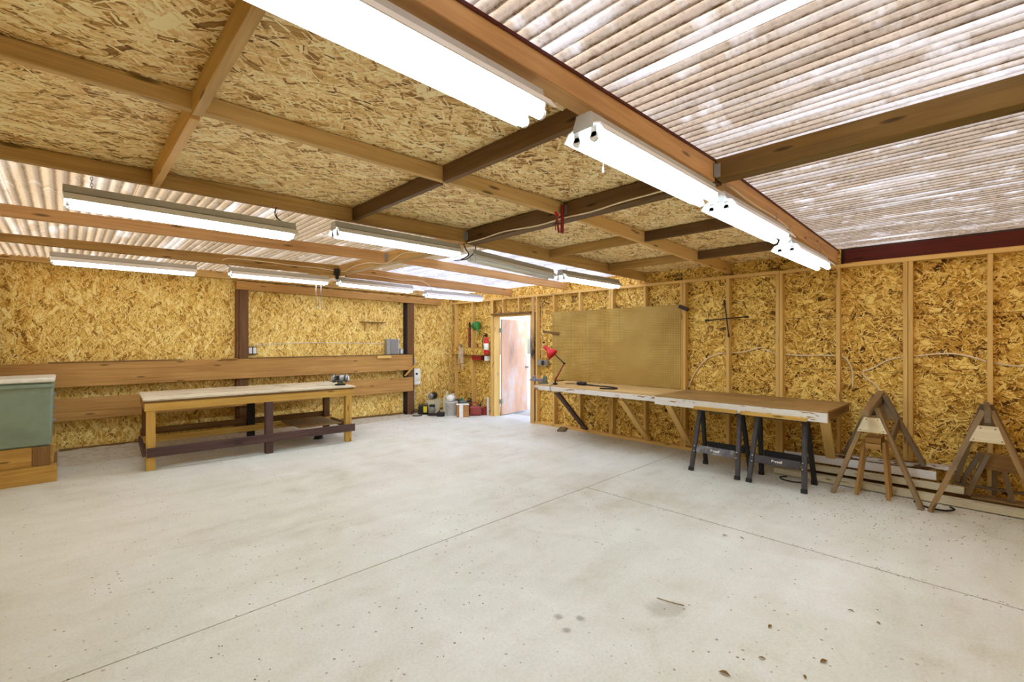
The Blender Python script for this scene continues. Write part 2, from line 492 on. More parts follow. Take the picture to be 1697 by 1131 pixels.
def put(o, world=None, parent=None):
    COL.objects.link(o)
    world = world or Matrix.Identity(4)
    o.matrix_basis = world
    if parent is not None:
        o.parent = parent
        o.matrix_parent_inverse = WM[parent.name].inverted()
    WM[o.name] = world
    return o


def tag(o, label=None, cat=None, group=None, kind=None):
    if label:
        o['label'] = label
    if cat:
        o['category'] = cat
    if group:
        o['group'] = group
    if kind:
        o['kind'] = kind
    return o


def thing(name, label, cat, loc=(0, 0, 0), rotz=0.0, group=None):
    o = bpy.data.objects.new(name, None)
    o.empty_display_size = 0.1
    put(o, Matrix.Translation(loc) @ Matrix.Rotation(rotz, 4, 'Z'))
    return tag(o, label, cat, group)


def structure(name):
    o = bpy.data.objects.new(name, None)
    put(o)
    o['kind'] = 'structure'
    return o


def T(o):
    return WM[o.name]


def uv_box(bm, grain=None):
    uvl = bm.loops.layers.uv.verify()
    if grain is None:
        mn = [min(v.co[i] for v in bm.verts) for i in range(3)]
        mx = [max(v.co[i] for v in bm.verts) for i in range(3)]
        ext = [mx[i] - mn[i] for i in range(3)]
        grain = ext.index(max(ext))
    for f in bm.faces:
        n = f.normal
        a = [abs(n.x), abs(n.y), abs(n.z)]
        k = a.index(max(a))
        ax = [i for i in range(3) if i != k]
        if grain in ax:
            u = grain
            v = [i for i in ax if i != grain][0]
        else:
            u, v = ax
        for l in f.loops:
            l[uvl].uv = (l.vert.co[u], l.vert.co[v] + k * 3.7 + l.vert.co[k] * 0.0)


def mesh_of(name, bm, mat, smooth=False, grain=None, uv=True):
    bm.normal_update()
    if uv:
        uv_box(bm, grain)
    me = bpy.data.meshes.new(name)
    bm.to_mesh(me)
    bm.free()
    if mat:
        me.materials.append(MT[mat] if isinstance(mat, str) else mat)
    if smooth:
        for p in me.polygons:
            p.use_smooth = True
    return me


def obj(name, bm, mat, parent=None, world=None, smooth=False, grain=None):
    me = mesh_of(name, bm, mat, smooth, grain)
    o = bpy.data.objects.new(name, me)
    return put(o, world, parent)


def add_box(bm, size, loc=(0, 0, 0), mtx=None):
    r = bmesh.ops.create_cube(bm, size=1.0)
    m = Matrix.Translation(loc) @ (mtx or Matrix.Identity(4)) @ Matrix.Diagonal((*size, 1))
    bmesh.ops.transform(bm, matrix=m, verts=r['verts'])
    return r['verts']


def add_cyl(bm, r1, r2, p0, p1, seg=14, caps=True):
    p0, p1 = Vector(p0), Vector(p1)
    d = p1 - p0
    m = Matrix.Translation((p0 + p1) / 2) @ d.to_track_quat('Z', 'Y').to_matrix().to_4x4()
    r = bmesh.ops.create_cone(bm, cap_ends=caps, segments=seg, radius1=r1, radius2=r2, depth=d.length, matrix=m)
    return r['verts']


def add_tube(bm, pts, r, seg=6):
    pts = [Vector(p) for p in pts]
    rings = []
    prev = None
    for i, p in enumerate(pts):
        d = (pts[min(i + 1, len(pts) - 1)] - pts[max(i - 1, 0)]).normalized()
        if prev is None:
            a = Vector((0, 0, 1)) if abs(d.z) < 0.9 else Vector((1, 0, 0))
            x = d.cross(a).normalized()
        else:
            x = (prev - d * prev.dot(d)).normalized()
        prev = x
        y = d.cross(x)
        rings.append([bm.verts.new(p + x * (r * math.cos(2 * PI * k / seg)) + y * (r * math.sin(2 * PI * k / seg))) for k in range(seg)])
    for a, b in zip(rings, rings[1:]):
        for k in range(seg):
            bm.faces.new((a[k], a[(k + 1) % seg], b[(k + 1) % seg], b[k]))
    bm.faces.new(list(reversed(rings[0])))
    bm.faces.new(rings[-1])


def add_lathe(bm, prof, seg=16, mtx=None):
    vs = []
    for r, z in prof:
        vs.append([bm.verts.new((r * math.cos(2 * PI * k / seg), r * math.sin(2 * PI * k / seg), z)) for k in range(seg)])
    for a, b in zip(vs, vs[1:]):
        for k in range(seg):
            bm.faces.new((a[k], a[(k + 1) % seg], b[(k + 1) % seg], b[k]))
    if prof[0][0] > 1e-4:
        bm.faces.new(list(reversed(vs[0])))
    if prof[-1][0] > 1e-4:
        bm.faces.new(vs[-1])
    allv = [v for ring in vs for v in ring]
    bmesh.ops.remove_doubles(bm, verts=[v for v in allv], dist=1e-5)
    if mtx is not None:
        bmesh.ops.transform(bm, matrix=mtx, verts=[v for v in allv if v.is_valid])


def add_prism(bm, poly, t, mtx=None):
    """poly in XZ, extruded +-t/2 along Y"""
    a = [bm.verts.new((x, -t / 2, z)) for x, z in poly]
    b = [bm.verts.new((x, t / 2, z)) for x, z in poly]
    n = len(poly)
    bm.faces.new(a)
    bm.faces.new(list(reversed(b)))
    for i in range(n):
        bm.faces.new((a[(i + 1) % n], a[i], b[i], b[(i + 1) % n]))
    if mtx is not None:
        bmesh.ops.transform(bm, matrix=mtx, verts=a + b)
    bmesh.ops.recalc_face_normals(bm, faces=bm.faces[:])


def bevel(bm, w):
    if w:
        bmesh.ops.bevel(bm, geom=bm.edges[:], offset=w, segments=1, affect='EDGES')


def box(name, size, loc, mat, parent=None, frame=None, rot=None, bv=0.003, grain=None):
    bm = bmesh.new()
    add_box(bm, size)
    if bv and min(size) > 2.5 * bv:
        bevel(bm, bv)
    w = (frame or Matrix.Identity(4)) @ Matrix.Translation(loc) @ (rot or Matrix.Identity(4))
    return obj(name, bm, mat, parent, w, grain=grain)


def boxmm(name, mn, mx, mat, parent=None, frame=None, bv=0.003, grain=None):
    size = [b - a for a, b in zip(mn, mx)]
    loc = [(a + b) / 2 for a, b in zip(mn, mx)]
    return box(name, size, loc, mat, parent, frame, None, bv, grain)


def bar_matrix(p0, p1, up=(0, 0, 1)):
    p0, p1, up = Vector(p0), Vector(p1), Vector(up)
    x = (p1 - p0).normalized()
    y = up.cross(x).normalized()
    z = x.cross(y)
    m = Matrix((x, y, z)).transposed().to_4x4()
    return Matrix.Translation((p0 + p1) / 2) @ m, (p1 - p0).length


def bar(name, p0, p1, w, h, mat, parent=None, up=(0, 0, 1), frame=None, bv=0.003):
    """board from p0 to p1; w across, h along up"""
    m, L = bar_matrix(p0, p1, up)
    bm = bmesh.new()
    add_box(bm, (L, w, h))
    if bv and min(w, h) > 2.5 * bv:
        bevel(bm, bv)
    return obj(name, bm, mat, parent, (frame or Matrix.Identity(4)) @ m, grain=0)


def cyl(name, r1, r2, p0, p1, mat, parent=None, seg=14, frame=None, smooth=True):
    bm = bmesh.new()
    add_cyl(bm, r1, r2, p0, p1, seg)
    me = mesh_of(name, bm, mat)
    for p in me.polygons:
        p.use_smooth = smooth and len(p.vertices) == 4
    return put(bpy.data.objects.new(name, me), frame, parent)


def tube(name, pts, r, mat, parent=None, seg=6, frame=None):
    bm = bmesh.new()
    add_tube(bm, pts, r, seg)
    return obj(name, bm, mat, parent, frame, smooth=True)


def lathe(name, prof, mat, parent=None, frame=None, seg=16, smooth=True):
    bm = bmesh.new()
    add_lathe(bm, prof, seg)
    return obj(name, bm, mat, parent, frame, smooth=smooth)


def smooth_path(pts, n=6):
    """Catmull-Rom through the points"""
    P = [Vector(p) for p in pts]
    out = []
    for i in range(len(P) - 1):
        a, b, c, d = P[max(i - 1, 0)], P[i], P[i + 1], P[min(i + 2, len(P) - 1)]
        for k in range(n):
            t = k / n
            out.append(0.5 * ((2 * b) + (c - a) * t + (2 * a - 5 * b + 4 * c - d) * t * t + (3 * b - a - 3 * c + d) * t ** 3))
    out.append(P[-1])
    return out


def dup(root, world, label=None, group=None):
    r = root.copy()
    COL.objects.link(r)
    r.matrix_basis = world
    WM[r.name] = world
    if label:
        r['label'] = label
    if group:
        r['group'] = group
    for ch in list(root.children):
        c = ch.copy()
        COL.objects.link(c)
        c.parent = r
        for g in ch.children:
            d = g.copy()
            COL.objects.link(d)
            d.parent = c
    return r


Rz = lambda a: Matrix.Rotation(a, 4, 'Z')
Rx = lambda a: Matrix.Rotation(a, 4, 'X')
Ry = lambda a: Matrix.Rotation(a, 4, 'Y')
Tr = lambda *p: Matrix.Translation(p)

XL, YF = -7.3, -9.75          # left wall, wall behind the camera
RX = -3.5                     # ridge


def deck(x):
    return 2.685 - 0.022 * abs(x - RX)


# ================================================================== SETTING
# ---- floor: slabs with recessed joints
fl = structure('floor')
for (x0, x1, y0, y1) in ((XL, 0, -5.591, 0.0), (XL, -2.469, YF, -5.600), (-2.457, 0, YF, -5.600)):
    bm = bmesh.new()
    nx = max(2, int((x1 - x0) / 0.6))
    ny = max(2, int((y1 - y0) / 0.6))
    g = bmesh.ops.create_grid(bm, x_segments=nx, y_segments=ny, size=0.5)
    bmesh.ops.transform(bm, matrix=Tr((x0 + x1) / 2, (y0 + y1) / 2, 0) @ Matrix.Diagonal((x1 - x0, y1 - y0, 1, 1)), verts=bm.verts)
    ext = bmesh.ops.extrude_face_region(bm, geom=[e for e in bm.edges if e.is_boundary])
    vv = [v for v in ext['geom'] if isinstance(v, bmesh.types.BMVert)]
    bmesh.ops.translate(bm, verts=vv, vec=(0, 0, -0.1))
    obj('slab', bm, 'concrete', fl)
boxmm('joint_bed', (XL, YF, -0.12), (0, 0, -0.012), 'joint_fill', fl, bv=0)
boxmm('threshold_slab', (0.0, -2.53, -0.12), (0.45, -1.5, -0.004), 'concrete', fl, bv=0)

# ---- wall_back (y = 0): strand board panels behind posts and planks
wb = structure('wall_back')
x = XL
for x1 in (-6.10, -4.88, -3.66, -2.44, -1.22, 0.0):
    boxmm('strand_board', (x + 0.0004, 0.0, 0.02), (x1 - 0.0004, 0.012, 2.70), 'strand_wall', wb, bv=0, grain=2)
    x = x1
boxmm('leak_blocker', (XL, 0.013, 0.0), (0.03, 0.03, 2.70), 'dark_iron', wb, bv=0)  # unseen sheet added to stop sky light leaking between the panels
for (xa, xb, d) in ((-4.455, -4.285, 0.12), (-1.33, -1.135, 0.12), (-7.20, -7.05, 0.12)):
    boxmm('post', (xa + 0.035, -d, 0.0), (xb, 0.0, 2.42), 'post', wb, bv=0.004)
    boxmm('post_side_board', (xa, -d + 0.02, 0.0), (xa + 0.035, 0.0, 2.42), 'black_wood' if xa > -2 else 'post', wb, bv=0.002)
boxmm('plank', (XL, -0.16, 0.95), (-1.20, -0.122, 1.27), 'plank', wb, bv=0.004)
boxmm('plank', (XL, -0.16, 0.505), (-1.185, -0.122, 0.80), 'plank', wb, bv=0.004)
# narrow ledge boards on top of the upper plank
boxmm('ledge_board', (-6.6, -0.165, 1.271), (-5.2, -0.01, 1.283), 'sill', wb, bv=0.002)
boxmm('ledge_board', (-4.25, -0.165, 1.271), (-1.15, -0.01, 1.283), 'sill', wb, bv=0.002)
boxmm('ledge_board', (-4.66, -0.21, 1.271), (-4.46, -0.05, 1.281), 'plank', wb, bv=0.002)
boxmm('ledge_block', (-2.02, -0.20, 1.215), (-1.72, -0.161, 1.268), 'stud', wb, bv=0.002)
bar('sill_board', (-6.5, -0.02, 0.10), (-3.2, -0.02, 0.065), 0.035, 0.05, 'sill', wb)
bar('sill_board', (-3.19, -0.02, 0.06), (-1.36, -0.02, 0.03), 0.035, 0.05, 'sill', wb)
bar('sill_board', (-1.12, -0.02, 0.025), (-0.1, -0.02, 0.025), 0.035, 0.05, 'sill', wb)
bar('wall_beam', (-4.46, -0.08, 2.465), (-0.45, -0.08, 2.42), 0.12, 0.13, 'plank', wb)
bar('top_plate', (XL, -0.05, 2.625), (0, -0.05, 2.585), 0.10, 0.10, 'rafter', wb)
# soil and sawdust drifted against the sill
bm = bmesh.new()
N = 70
rows = []
for i in range(N + 1):
    xx = XL + (-0.1 - XL) * i / N
    h = 0.085 * max(0.0, min(1.0, (-1.2 - xx) / 4.6)) + 0.012
    row = []
    for j, (yy, k) in enumerate(((-0.62, 0), (-0.42, .28), (-0.25, .62), (-0.12, .88), (-0.02, 1.0))):
        row.append(bm.verts.new((xx, yy * (0.55 + 0.45 * min(1, h / 0.08)) + R.uniform(-.02, .02) * (j < 4), h * k + (R.uniform(0, 0.012) if j else -0.004))))
    rows.append(row)
for a, b in zip(rows, rows[1:]):
    for j in range(4):
        bm.faces.new((a[j], b[j], b[j + 1], a[j + 1]))
tag(obj('sawdust_drift', bm, 'dirt', None, smooth=True), 'pale drift of sawdust and soil along the foot of the plank wall', 'sawdust', kind='stuff')

# ---- wall_right (x = 0): strand board strips, studs, plates
wr = structure('wall_right')
DY0, DY1 = -1.515, -2.535       # door opening
DZ = 2.055
zs = (0.02, 0.613, 1.226, 1.838, 2.438)
ys = [0.0, -1.42, -2.63, -4.325, -6.779, -7.993, YF]
for ya, yb in zip(ys, ys[1:]):
    for za, zb in zip(zs, zs[1:]):
        if ya == -1.42:
            continue
        boxmm('strand_board', (0.0, yb + 0.0015, za + 0.002), (0.012, ya - 0.0015, zb - 0.002), 'strand_right', wr, bv=0, grain=1)
boxmm('strand_board', (0.0, -2.63, DZ + 0.02), (0.012, -1.42, 2.438), 'strand_right', wr, bv=0, grain=1)
for ya, yb in ((0, -2.44), (-2.44, -4.88), (-4.88, -7.40)):
    boxmm('strand_board', (0.0, yb + 0.0015, 2.441), (0.012, ya - 0.0015, 2.72), 'strand_right', wr, bv=0, grain=1)
boxmm('leak_blocker', (0.013, DY0 + 0.04, 0.0), (0.03, 0.03, 2.70), 'dark_iron', wr, bv=0)  # three unseen sheets added to keep sky light out of panel gaps
boxmm('leak_blocker', (0.013, YF, 0.0), (0.03, DY1 - 0.04, 2.70), 'dark_iron', wr, bv=0)
boxmm('leak_blocker', (0.013, DY1 - 0.04, DZ), (0.03, DY0 + 0.04, 2.70), 'dark_iron', wr, bv=0)
SD = -0.089


def stud(y, z0=0.045, z1=2.398, w=0.038):
    boxmm('stud', (SD, y - w / 2, z0), (-0.0005, y + w / 2, z1), 'stud', wr, bv=0.002)


for y in (-0.165, -0.77, -1.40, -2.68, -3.103, -3.69, -4.933, -6.161, -7.384, -8.592, -9.2):
    stud(y)
for y in (-4.325, -5.54, -6.779, -7.993):
    stud(y + 0.021)
    stud(y - 0.021)
for y in (-1.75, -2.2):
    stud(y, DZ + 0.07)
for ya, yb in ((0, -1.48), (-2.60, -6.1), (-6.103, YF)):
    boxmm('sole_plate', (SD, yb, 0.0), (-0.0005, ya, 0.044), 'stud', wr, bv=0.002)
for ya, yb in ((0, -2.9), (-2.903, -6.78), (-6.783, YF)):
    boxmm('top_plate', (SD, yb, 2.399), (-0.0005, ya, 2.438), 'stud', wr, bv=0.002)
boxmm('rim_board', (-0.06, YF, 2.45), (-0.001, -7.44, 2.60), 'rim_red', wr, bv=0.002)
boxmm('rim_cap', (-0.075, YF, 2.439), (-0.001, -7.44, 2.449), 'stud', wr, bv=0.001)
# printed panel stamps: ink blocks
for (yc, zc, w, h) in ((-5.43, 2.50, 0.13, 0.125), (-6.68, 2.53, 0.135, 0.055), (-6.68, 2.468, 0.135, 0.05), (-3.50, 2.30, 0.12, 0.13)):
    bm = bmesh.new()
    k = 0
    yy = yc - w / 2
    while yy < yc + w / 2 - 0.006:
        ww = R.choice((0.004, 0.006, 0.010))
        for zz0, zz1 in ((zc - h / 2, zc - h * 0.08), (zc + h * 0.02, zc + h / 2)):
            add_box(bm, (0.0006, ww, zz1 - zz0 - R.uniform(0, 0.02)), (-0.0006, yy + ww / 2, (zz0 + zz1) / 2))
        yy += ww + R.choice((0.003, 0.005))
    obj('printed_stamp', bm, 'ink', wr)
# ledger of strand board between the studs beside the door
boxmm('ledger_strip', (-0.125, -0.76, 1.262), (-0.09, -0.15, 1.402), 'strand_right', wr, bv=0.001)
boxmm('ledger_strip', (-0.125, -1.30, 1.262), (-0.09, -0.765, 1.402), 'strand_right', wr, bv=0.001)
boxmm('ledger_shelf', (-0.15, -1.30, 1.25), (-0.002, -0.15, 1.261), 'sill', wr, bv=0.001)

# ---- door_1
dr = structure('door_1')
boxmm('jamb', (-0.10, DY0, 0.0), (0.06, DY0 + 0.035, DZ), 'stud', dr, bv=0.002)
boxmm('jamb', (-0.10, DY1 - 0.035, 0.0), (0.06, DY1, DZ), 'grimy_jamb', dr, bv=0.002)
boxmm('jamb_casing', (-0.112, DY1 - 0.105, 0.0), (-0.0895, DY1 - 0.037, 2.39), 'grimy_jamb', dr, bv=0.002)
boxmm('jamb_casing', (-0.112, DY0 + 0.037, 0.0), (-0.0895, DY0 + 0.10, 2.39), 'stud', dr, bv=0.002)
boxmm('head_jamb', (-0.10, DY1 - 0.035, DZ + 0.001), (0.06, DY0 + 0.035, DZ + 0.03), 'stud', dr, bv=0.002)
boxmm('drip_board', (-0.16, DY1 - 0.05, DZ + 0.032), (-0.09, DY0 + 0.05, DZ + 0.068), 'sill', dr, bv=0.003)
# leaf swings out about 100 degrees
DA = math.radians(8.5)
df = Tr(0.062, DY0 - 0.003, 0) @ Rz(DA)
leaf = box('door_leaf', (0.92, 0.04, 2.0), (0.465, -0.022, 1.015), 'door_skin', dr, df, bv=0.003)
for z in (0.3, 1.78):
    bm = bmesh.new()
    add_box(bm, (0.05, 0.004, 0.09), (0.028, -0.044, z))
    add_box(bm, (0.004, 0.05, 0.09), (-0.02, -0.03, z))
    add_cyl(bm, 0.007, 0.007, (0.0, -0.047, z - 0.05), (0.0, -0.047, z + 0.05), 8)
    obj('hinge', bm, 'galvanised', leaf, df)
bm = bmesh.new()
add_cyl(bm, 0.026, 0.026, (0.865, -0.043, 0.98), (0.865, -0.049, 0.98), 14)
add_cyl(bm, 0.010, 0.010, (0.865, -0.049, 0.98), (0.865, -0.085, 0.98), 10)
add_lathe(bm, [(0.0, 0.0), (0.022, 0.004), (0.028, 0.018), (0.022, 0.034), (0.0, 0.038)], 12, Tr(0.865, -0.08, 0.98) @ Rx(PI / 2))
obj('door_knob', bm, 'steel', leaf, df, smooth=True)

# ---- the two walls outside the view
wl = structure('wall_left')
boxmm('strand_board', (XL - 0.02, YF, 0), (XL, 0, 2.70), 'strand_wall', wl, bv=0, grain=2)
wf = structure('wall_front')
boxmm('strand_board', (XL, YF - 0.02, 0), (0, YF, 2.70), 'strand_wall', wf, bv=0, grain=2)

# ---- ceiling
ce = structure('ceiling')
YR, YP1, YP2, YP3, YP4 = -7.34, -6.16, -4.90, -3.32, -1.91
RNL, RNR = -3.56, -3.45     # ridge faces


def rafter(y, w, zl, zm, zm2, zr, top_gap=0.0, ml='rafter', mr='rafter', xl=XL, xr=-0.001):
    """two sloping boards meeting the ridge; z = bottoms at left wall, ridge (both sides), right wall"""
    for (xa, za, xb, zb, m) in ((xl, zl, RNL - 0.002, zm, ml), (RNR + 0.002, zm2, xr, zr, mr)):
        ha = deck(xa) - za - top_gap
        hb = deck(xb) - zb - top_gap
        bm = bmesh.new()
        L = xb - xa
        nseg = 6
        prev = None
        sag = -0.012 if ml == 'x' else 0.0
        vs = []
        for xx, z0, z1 in ((xa, za, za + ha), (xb, zb, zb + hb)):
            vs.append([bm.verts.new((xx, y + dy, z)) for dy, z in ((-w / 2, z0), (w / 2, z0), (w / 2, z1), (-w / 2, z1))])
        a, b = vs
        for k in range(4):
            bm.faces.new((a[k], a[(k + 1) % 4], b[(k + 1) % 4], b[k]))
        bm.faces.new(a[::-1])
        bm.faces.new(b)
        bmesh.ops.recalc_face_normals(bm, faces=bm.faces[:])
        bevel(bm, 0.003)
        obj('rafter', bm, m, ce, grain=0)


rafter(YR, 0.085, 2.555, 2.545, 2.56, 2.44, 0.004, 'rafter_red', 'rafter_red', xr=-0.09)
rafter(YP1, 0.04, 2.535, 2.575, 2.575, 2.465, 0.003, 'rafter', 'rafter_pale')
rafter(YP2, 0.045, 2.525, 2.55, 2.535, 2.485, 0.003, 'rafter', 'rafter')
rafter(YP3, 0.045, 2.505, 2.555, 2.565, 2.485, 0.006, 'rafter_red', 'rafter_red')
rafter(YP4, 0.045, 2.525, 2.52, 2.515, 2.465, 0.006, 'rafter', 'rafter_red')
# thin painted cap along the top edge of the big rafter
for (xa, xb) in ((XL, RNL), (RNR, -0.02)):
    bar('edge_cap', (xa, YR - 0.046, deck(xa) - 0.008), (xb, YR - 0.046, deck(xb) - 0.008), 0.004, 0.014, 'rim_red', ce, bv=0)
bar('ridge_beam', (RX - 0.005, YF, 2.62), (RX - 0.005, YR - 0.045, 2.62), RNR - RNL, 0.125, 'ridge_olive', ce)
bar('ridge_beam', (RX - 0.005, YR - 0.04, 2.615), (RX - 0.005, YP2 - 0.03, 2.60), RNR - RNL, 0.135, 'rafter_dark', ce)
bar('ridge_beam', (RX - 0.005, YP2 - 0.025, 2.60), (RX - 0.005, -0.1, 2.61), RNR - RNL, 0.135, 'rafter', ce)
# cross blocking under the strand board
for (xc, ma, mb) in ((-6.03, 'rafter_pale', 'rafter'), (-4.73, 'rafter_dark', 'rafter_dark'), (-2.27, 'rafter', 'rafter_dark'), (-1.04, 'rafter', 'rafter_dark')):
    for (ya, yb, m) in ((YP2 - 0.024, YP1 + 0.022, ma), (YP1 - 0.022, YR + 0.044, mb)):
        zb = deck(xc) - 0.105 + (0.005 if xc > RX else 0.0)
        boxmm('blocking', (xc - 0.019, yb, zb), (xc + 0.019, ya, deck(xc) - 0.004), m, ce, bv=0.002, grain=1)
# strand board decking, in panels
px = [XL, -6.03, -4.73, RX, -2.27, -1.04, 0.0]
for ya, yb in ((YP2 + 0.03, YP1), (YP1, YR - 0.0)):
    for xa, xb in zip(px, px[1:]):
        bm = bmesh.new()
        add_box(bm, (1, 1, 1))
        for v in bm.verts:
            xx = xa + 0.001 if v.co.x < 0 else xb - 0.001
            v.co = Vector((xx, (yb + 0.001) if v.co.y < 0 else (ya - 0.001), deck(xx) + (0.0 if v.co.z < 0 else 0.012)))
        obj('strand_board', bm, 'strand_ceiling', ce, grain=0)
# corrugated translucent sheets
PITCH = 0.0667
for (ya, yb, ycl) in ((0.25, YP2 - 0.02, True), (YR + 0.02, YF - 0.3, False)):
    xa = XL - 0.1
    i = 0
    while xa < 0.2:
        xb = min(xa + PITCH * 10, 0.25)
        bm = bmesh.new()
        uvl = bm.loops.layers.uv.verify()
        n = int((xb - xa) / PITCH * 10)
        lift = 0.022 + (0.0015 if i % 2 else 0.0)
        prev = None
        for k in range(n + 1):
            xx = xa + (xb - xa) * k / n + 0.002 * (k == n)
            zz = deck(xx) + lift + 0.0095 * math.sin(2 * PI * xx / PITCH)
            cur = [bm.verts.new((xx, ya, zz)), bm.verts.new((xx, yb, zz))]
            if prev:
                f = bm.faces.new((prev[0], prev[1], cur[1], cur[0]))
                for l in f.loops:
                    l[uvl].uv = (l.vert.co.x, l.vert.co.y)
            prev = cur
        me = bpy.data.meshes.new('corrugated_sheet')
        bm.to_mesh(me)
        bm.free()
        for p in me.polygons:
            p.use_smooth = True
        me.materials.append(MT[('roof_clean' if xa > -3.2 else 'roof_left') if ycl else 'roof_dirty'])
        put(bpy.data.objects.new('corrugated_sheet', me), None, ce)
        xa = xb
        i += 1
# joist hangers
for (y, s) in ((YR, 1), (YP1, 1), (YP2, 1), (YP3, 1)):
    bm = bmesh.new()
    w = 0.05 if y != YR else 0.09
    add_box(bm, (0.03, 0.003, 0.085), (RNL - 0.016, y - w / 2 - 0.002, 2.61))
    add_box(bm, (0.002, 0.03, 0.085), (RNL - 0.002, y - w / 2 - 0.016, 2.61))
    add_box(bm, (0.002, 0.03, 0.085), (RNL - 0.002, y + w / 2 + 0.016, 2.61))
    obj('joist_hanger', bm, 'galvanised', ce)

# ---- outside ground
gr = boxmm('ground_outside', (0.46, -30, -0.25), (40, 30, -0.03), 'ground', None, bv=0)
gr['kind'] = 'structure'

# ================================================================== SHOP LIGHTS
LT = 1.24


def fixture_parts(root, lit, chain_h, pull=0.0, end_plate=True):
    F = T(root)
    # channel
    bm = bmesh.new()
    poly = [(-0.044, 0.062), (-0.036, 0.104), (0.036, 0.104), (0.044, 0.062)]
    add_prism(bm, poly, LT, Rz(PI / 2))
    obj('housing', bm, 'fixture', root, F)
    # wings: two thin folded sheets
    bm = bmesh.new()
    for s in (-1, 1):
        pts = [(0.038 * s, 0.056), (0.076 * s, 0.042), (0.100 * s, 0.010), (0.104 * s, 0.012), (0.080 * s, 0.047), (0.038 * s, 0.0605)]
        add_prism(bm, pts, LT - 0.006, Rz(PI / 2))
    add_box(bm, (LT - 0.006, 0.082, 0.002), (0, 0, 0.0585))
    obj('reflector', bm, 'reflector', root, F)
    for s in (-1, 1):
        bm = bmesh.new()
        add_prism(bm, [(-0.032, 0.102), (0.032, 0.102), (0.05, 0.06), (0.05, 0.036), (-0.05, 0.036), (-0.05, 0.06)], 0.003, Tr(s * (LT / 2 + 0.0), 0, 0) @ Rz(PI / 2))
        obj('end_plate', bm, 'fixture', root, F)
    for yt in (-0.043, 0.043):
        cyl('fluorescent_tube', 0.019, 0.019, (-0.592, yt, 0.002), (0.592, yt, 0.002), 'tube_lit' if lit else 'tube_off', root, 10, F)
        for s in (-1, 1):
            bm = bmesh.new()
            add_box(bm, (0.012, 0.026, 0.045), (s * 0.602, yt, 0.024))
            add_cyl(bm, 0.020, 0.020, (s * 0.596, yt, 0.002), (s * 0.608, yt, 0.002), 12)
            obj('lamp_holder', bm, 'lampholder', root, F)
    for s in (-1, 1):
        bm = bmesh.new()
        n = max(2, int(chain_h / 0.016))
        for k in range(n):
            z = 0.104 + chain_h * (k + 0.5) / n
            pts = []
            for a in range(7):
                t = 2 * PI * a / 6
                u, v = 0.006 * math.cos(t), (chain_h / n * 0.62) * math.sin(t)
                pts.append((s * 0.5 + (u if k % 2 else 0), (0 if k % 2 else u), z + v))
            add_tube(bm, pts, 0.0016, 4)
        obj('chain', bm, 'steel', root, F)
    if pull:
        bm = bmesh.new()
        add_tube(bm, [(-0.52, -0.03, 0.04), (-0.52, -0.03, 0.0), (-0.518, -0.03, -pull * 0.5), (-0.52, -0.028, -pull)], 0.0022, 5)
        add_cyl(bm, 0.006, 0.004, (-0.52, -0.028, -pull - 0.02), (-0.52, -0.028, -pull + 0.005), 6)
        obj('pull_cord', bm, 'white_plastic', root, F)


GRP = 'fluorescent shop lights under the rafters'
fixt = [
    # x centre, y, z, tilt, lit, chain, pull, label
    (-5.77, -7.345, 2.40, 0.0, 1, 0.03, 0.0, 'lit twin tube shop light nearest the camera, cut off by the top of the photo'),
    (-4.30, -7.395, 2.385, 0.0, 1, 0.04, 0.10, 'lit shop light with beige end plate and pull cord under the big rafter'),
    (-3.03, -7.435, 2.345, 0.0, 1, 0.09, 0.0, 'lit shop light under the big rafter just past the ridge beam'),
    (-1.78, -7.46, 2.265, 0.0, 1, 0.12, 0.0, 'lit shop light at the far end of the big rafter, closest to the stud wall'),
    (-5.825, -4.92, 2.335, 0.0, 1, 0.075, 0.0, 'lit grey shop light hung on chains at the left edge of the corrugated roof'),
    (-4.293, -4.94, 2.405, 0.0, 1, 0.03, 0.0, 'lit shop light tight under the rafter, its end near the ridge beam and black cable'),
    (-5.93, -1.91, 2.365, 0.0, 1, 0.05, 0.0, 'lit shop light at the far left in front of the plank wall'),
    (-4.337, -1.91, 2.39, 0.0, 1, 0.02, 0.0, 'lit shop light before the plank wall above its dark post with two hanging chains'),
    (-2.938, -1.92, 2.385, -0.015, 1, 0.012, 0.0, 'lit shop light before the plank wall just right of the black plug box'),
    (-1.44, -1.94, 2.325, 0.0, 1, 0.05, 0.0, 'lit shop light in the far corner left of the open door'),
    (-2.88, -4.92, 2.35, -0.055, 0, 0.04, 0.0, 'unlit shop light hanging tilted below the bright corrugated roof'),
    (-1.50, -4.95, 2.32, -0.008, 1, 0.07, 0.0, 'lit shop light above the pegboard, hung beside the unlit one'),
]
for (fx, fy, fz, tilt, lit, ch, pull, lab) in fixt:
    o = bpy.data.objects.new('shop_light', None)
    put(o, Tr(fx, fy, fz) @ Ry(-tilt))
    tag(o, lab, 'shop light', GRP)
    fixture_parts(o, lit, ch, pull)
# two long pull chains on the light before the dark post
f8 = [o for o in COL.objects if o.get('label', '').startswith('lit shop light before the plank wall above')][0]
for dx in (0.46, 0.53):
    tube('pull_chain', [(-4.337 + dx, -1.90, 2.44), (-4.337 + dx, -1.90, 2.25), (-4.337 + dx + 0.004, -1.90, 2.04), (-4.337 + dx + 0.022, -1.90, 2.025), (-4.337 + dx + 0.03, -1.90, 2.05)], 0.004, 'steel', f8, 5)

# cables under the roof
def cable(name, pts, r, mat, label, cat='cable'):
    return tag(tube(name, smooth_path(pts, 4), r, mat, None, 6), label, cat)


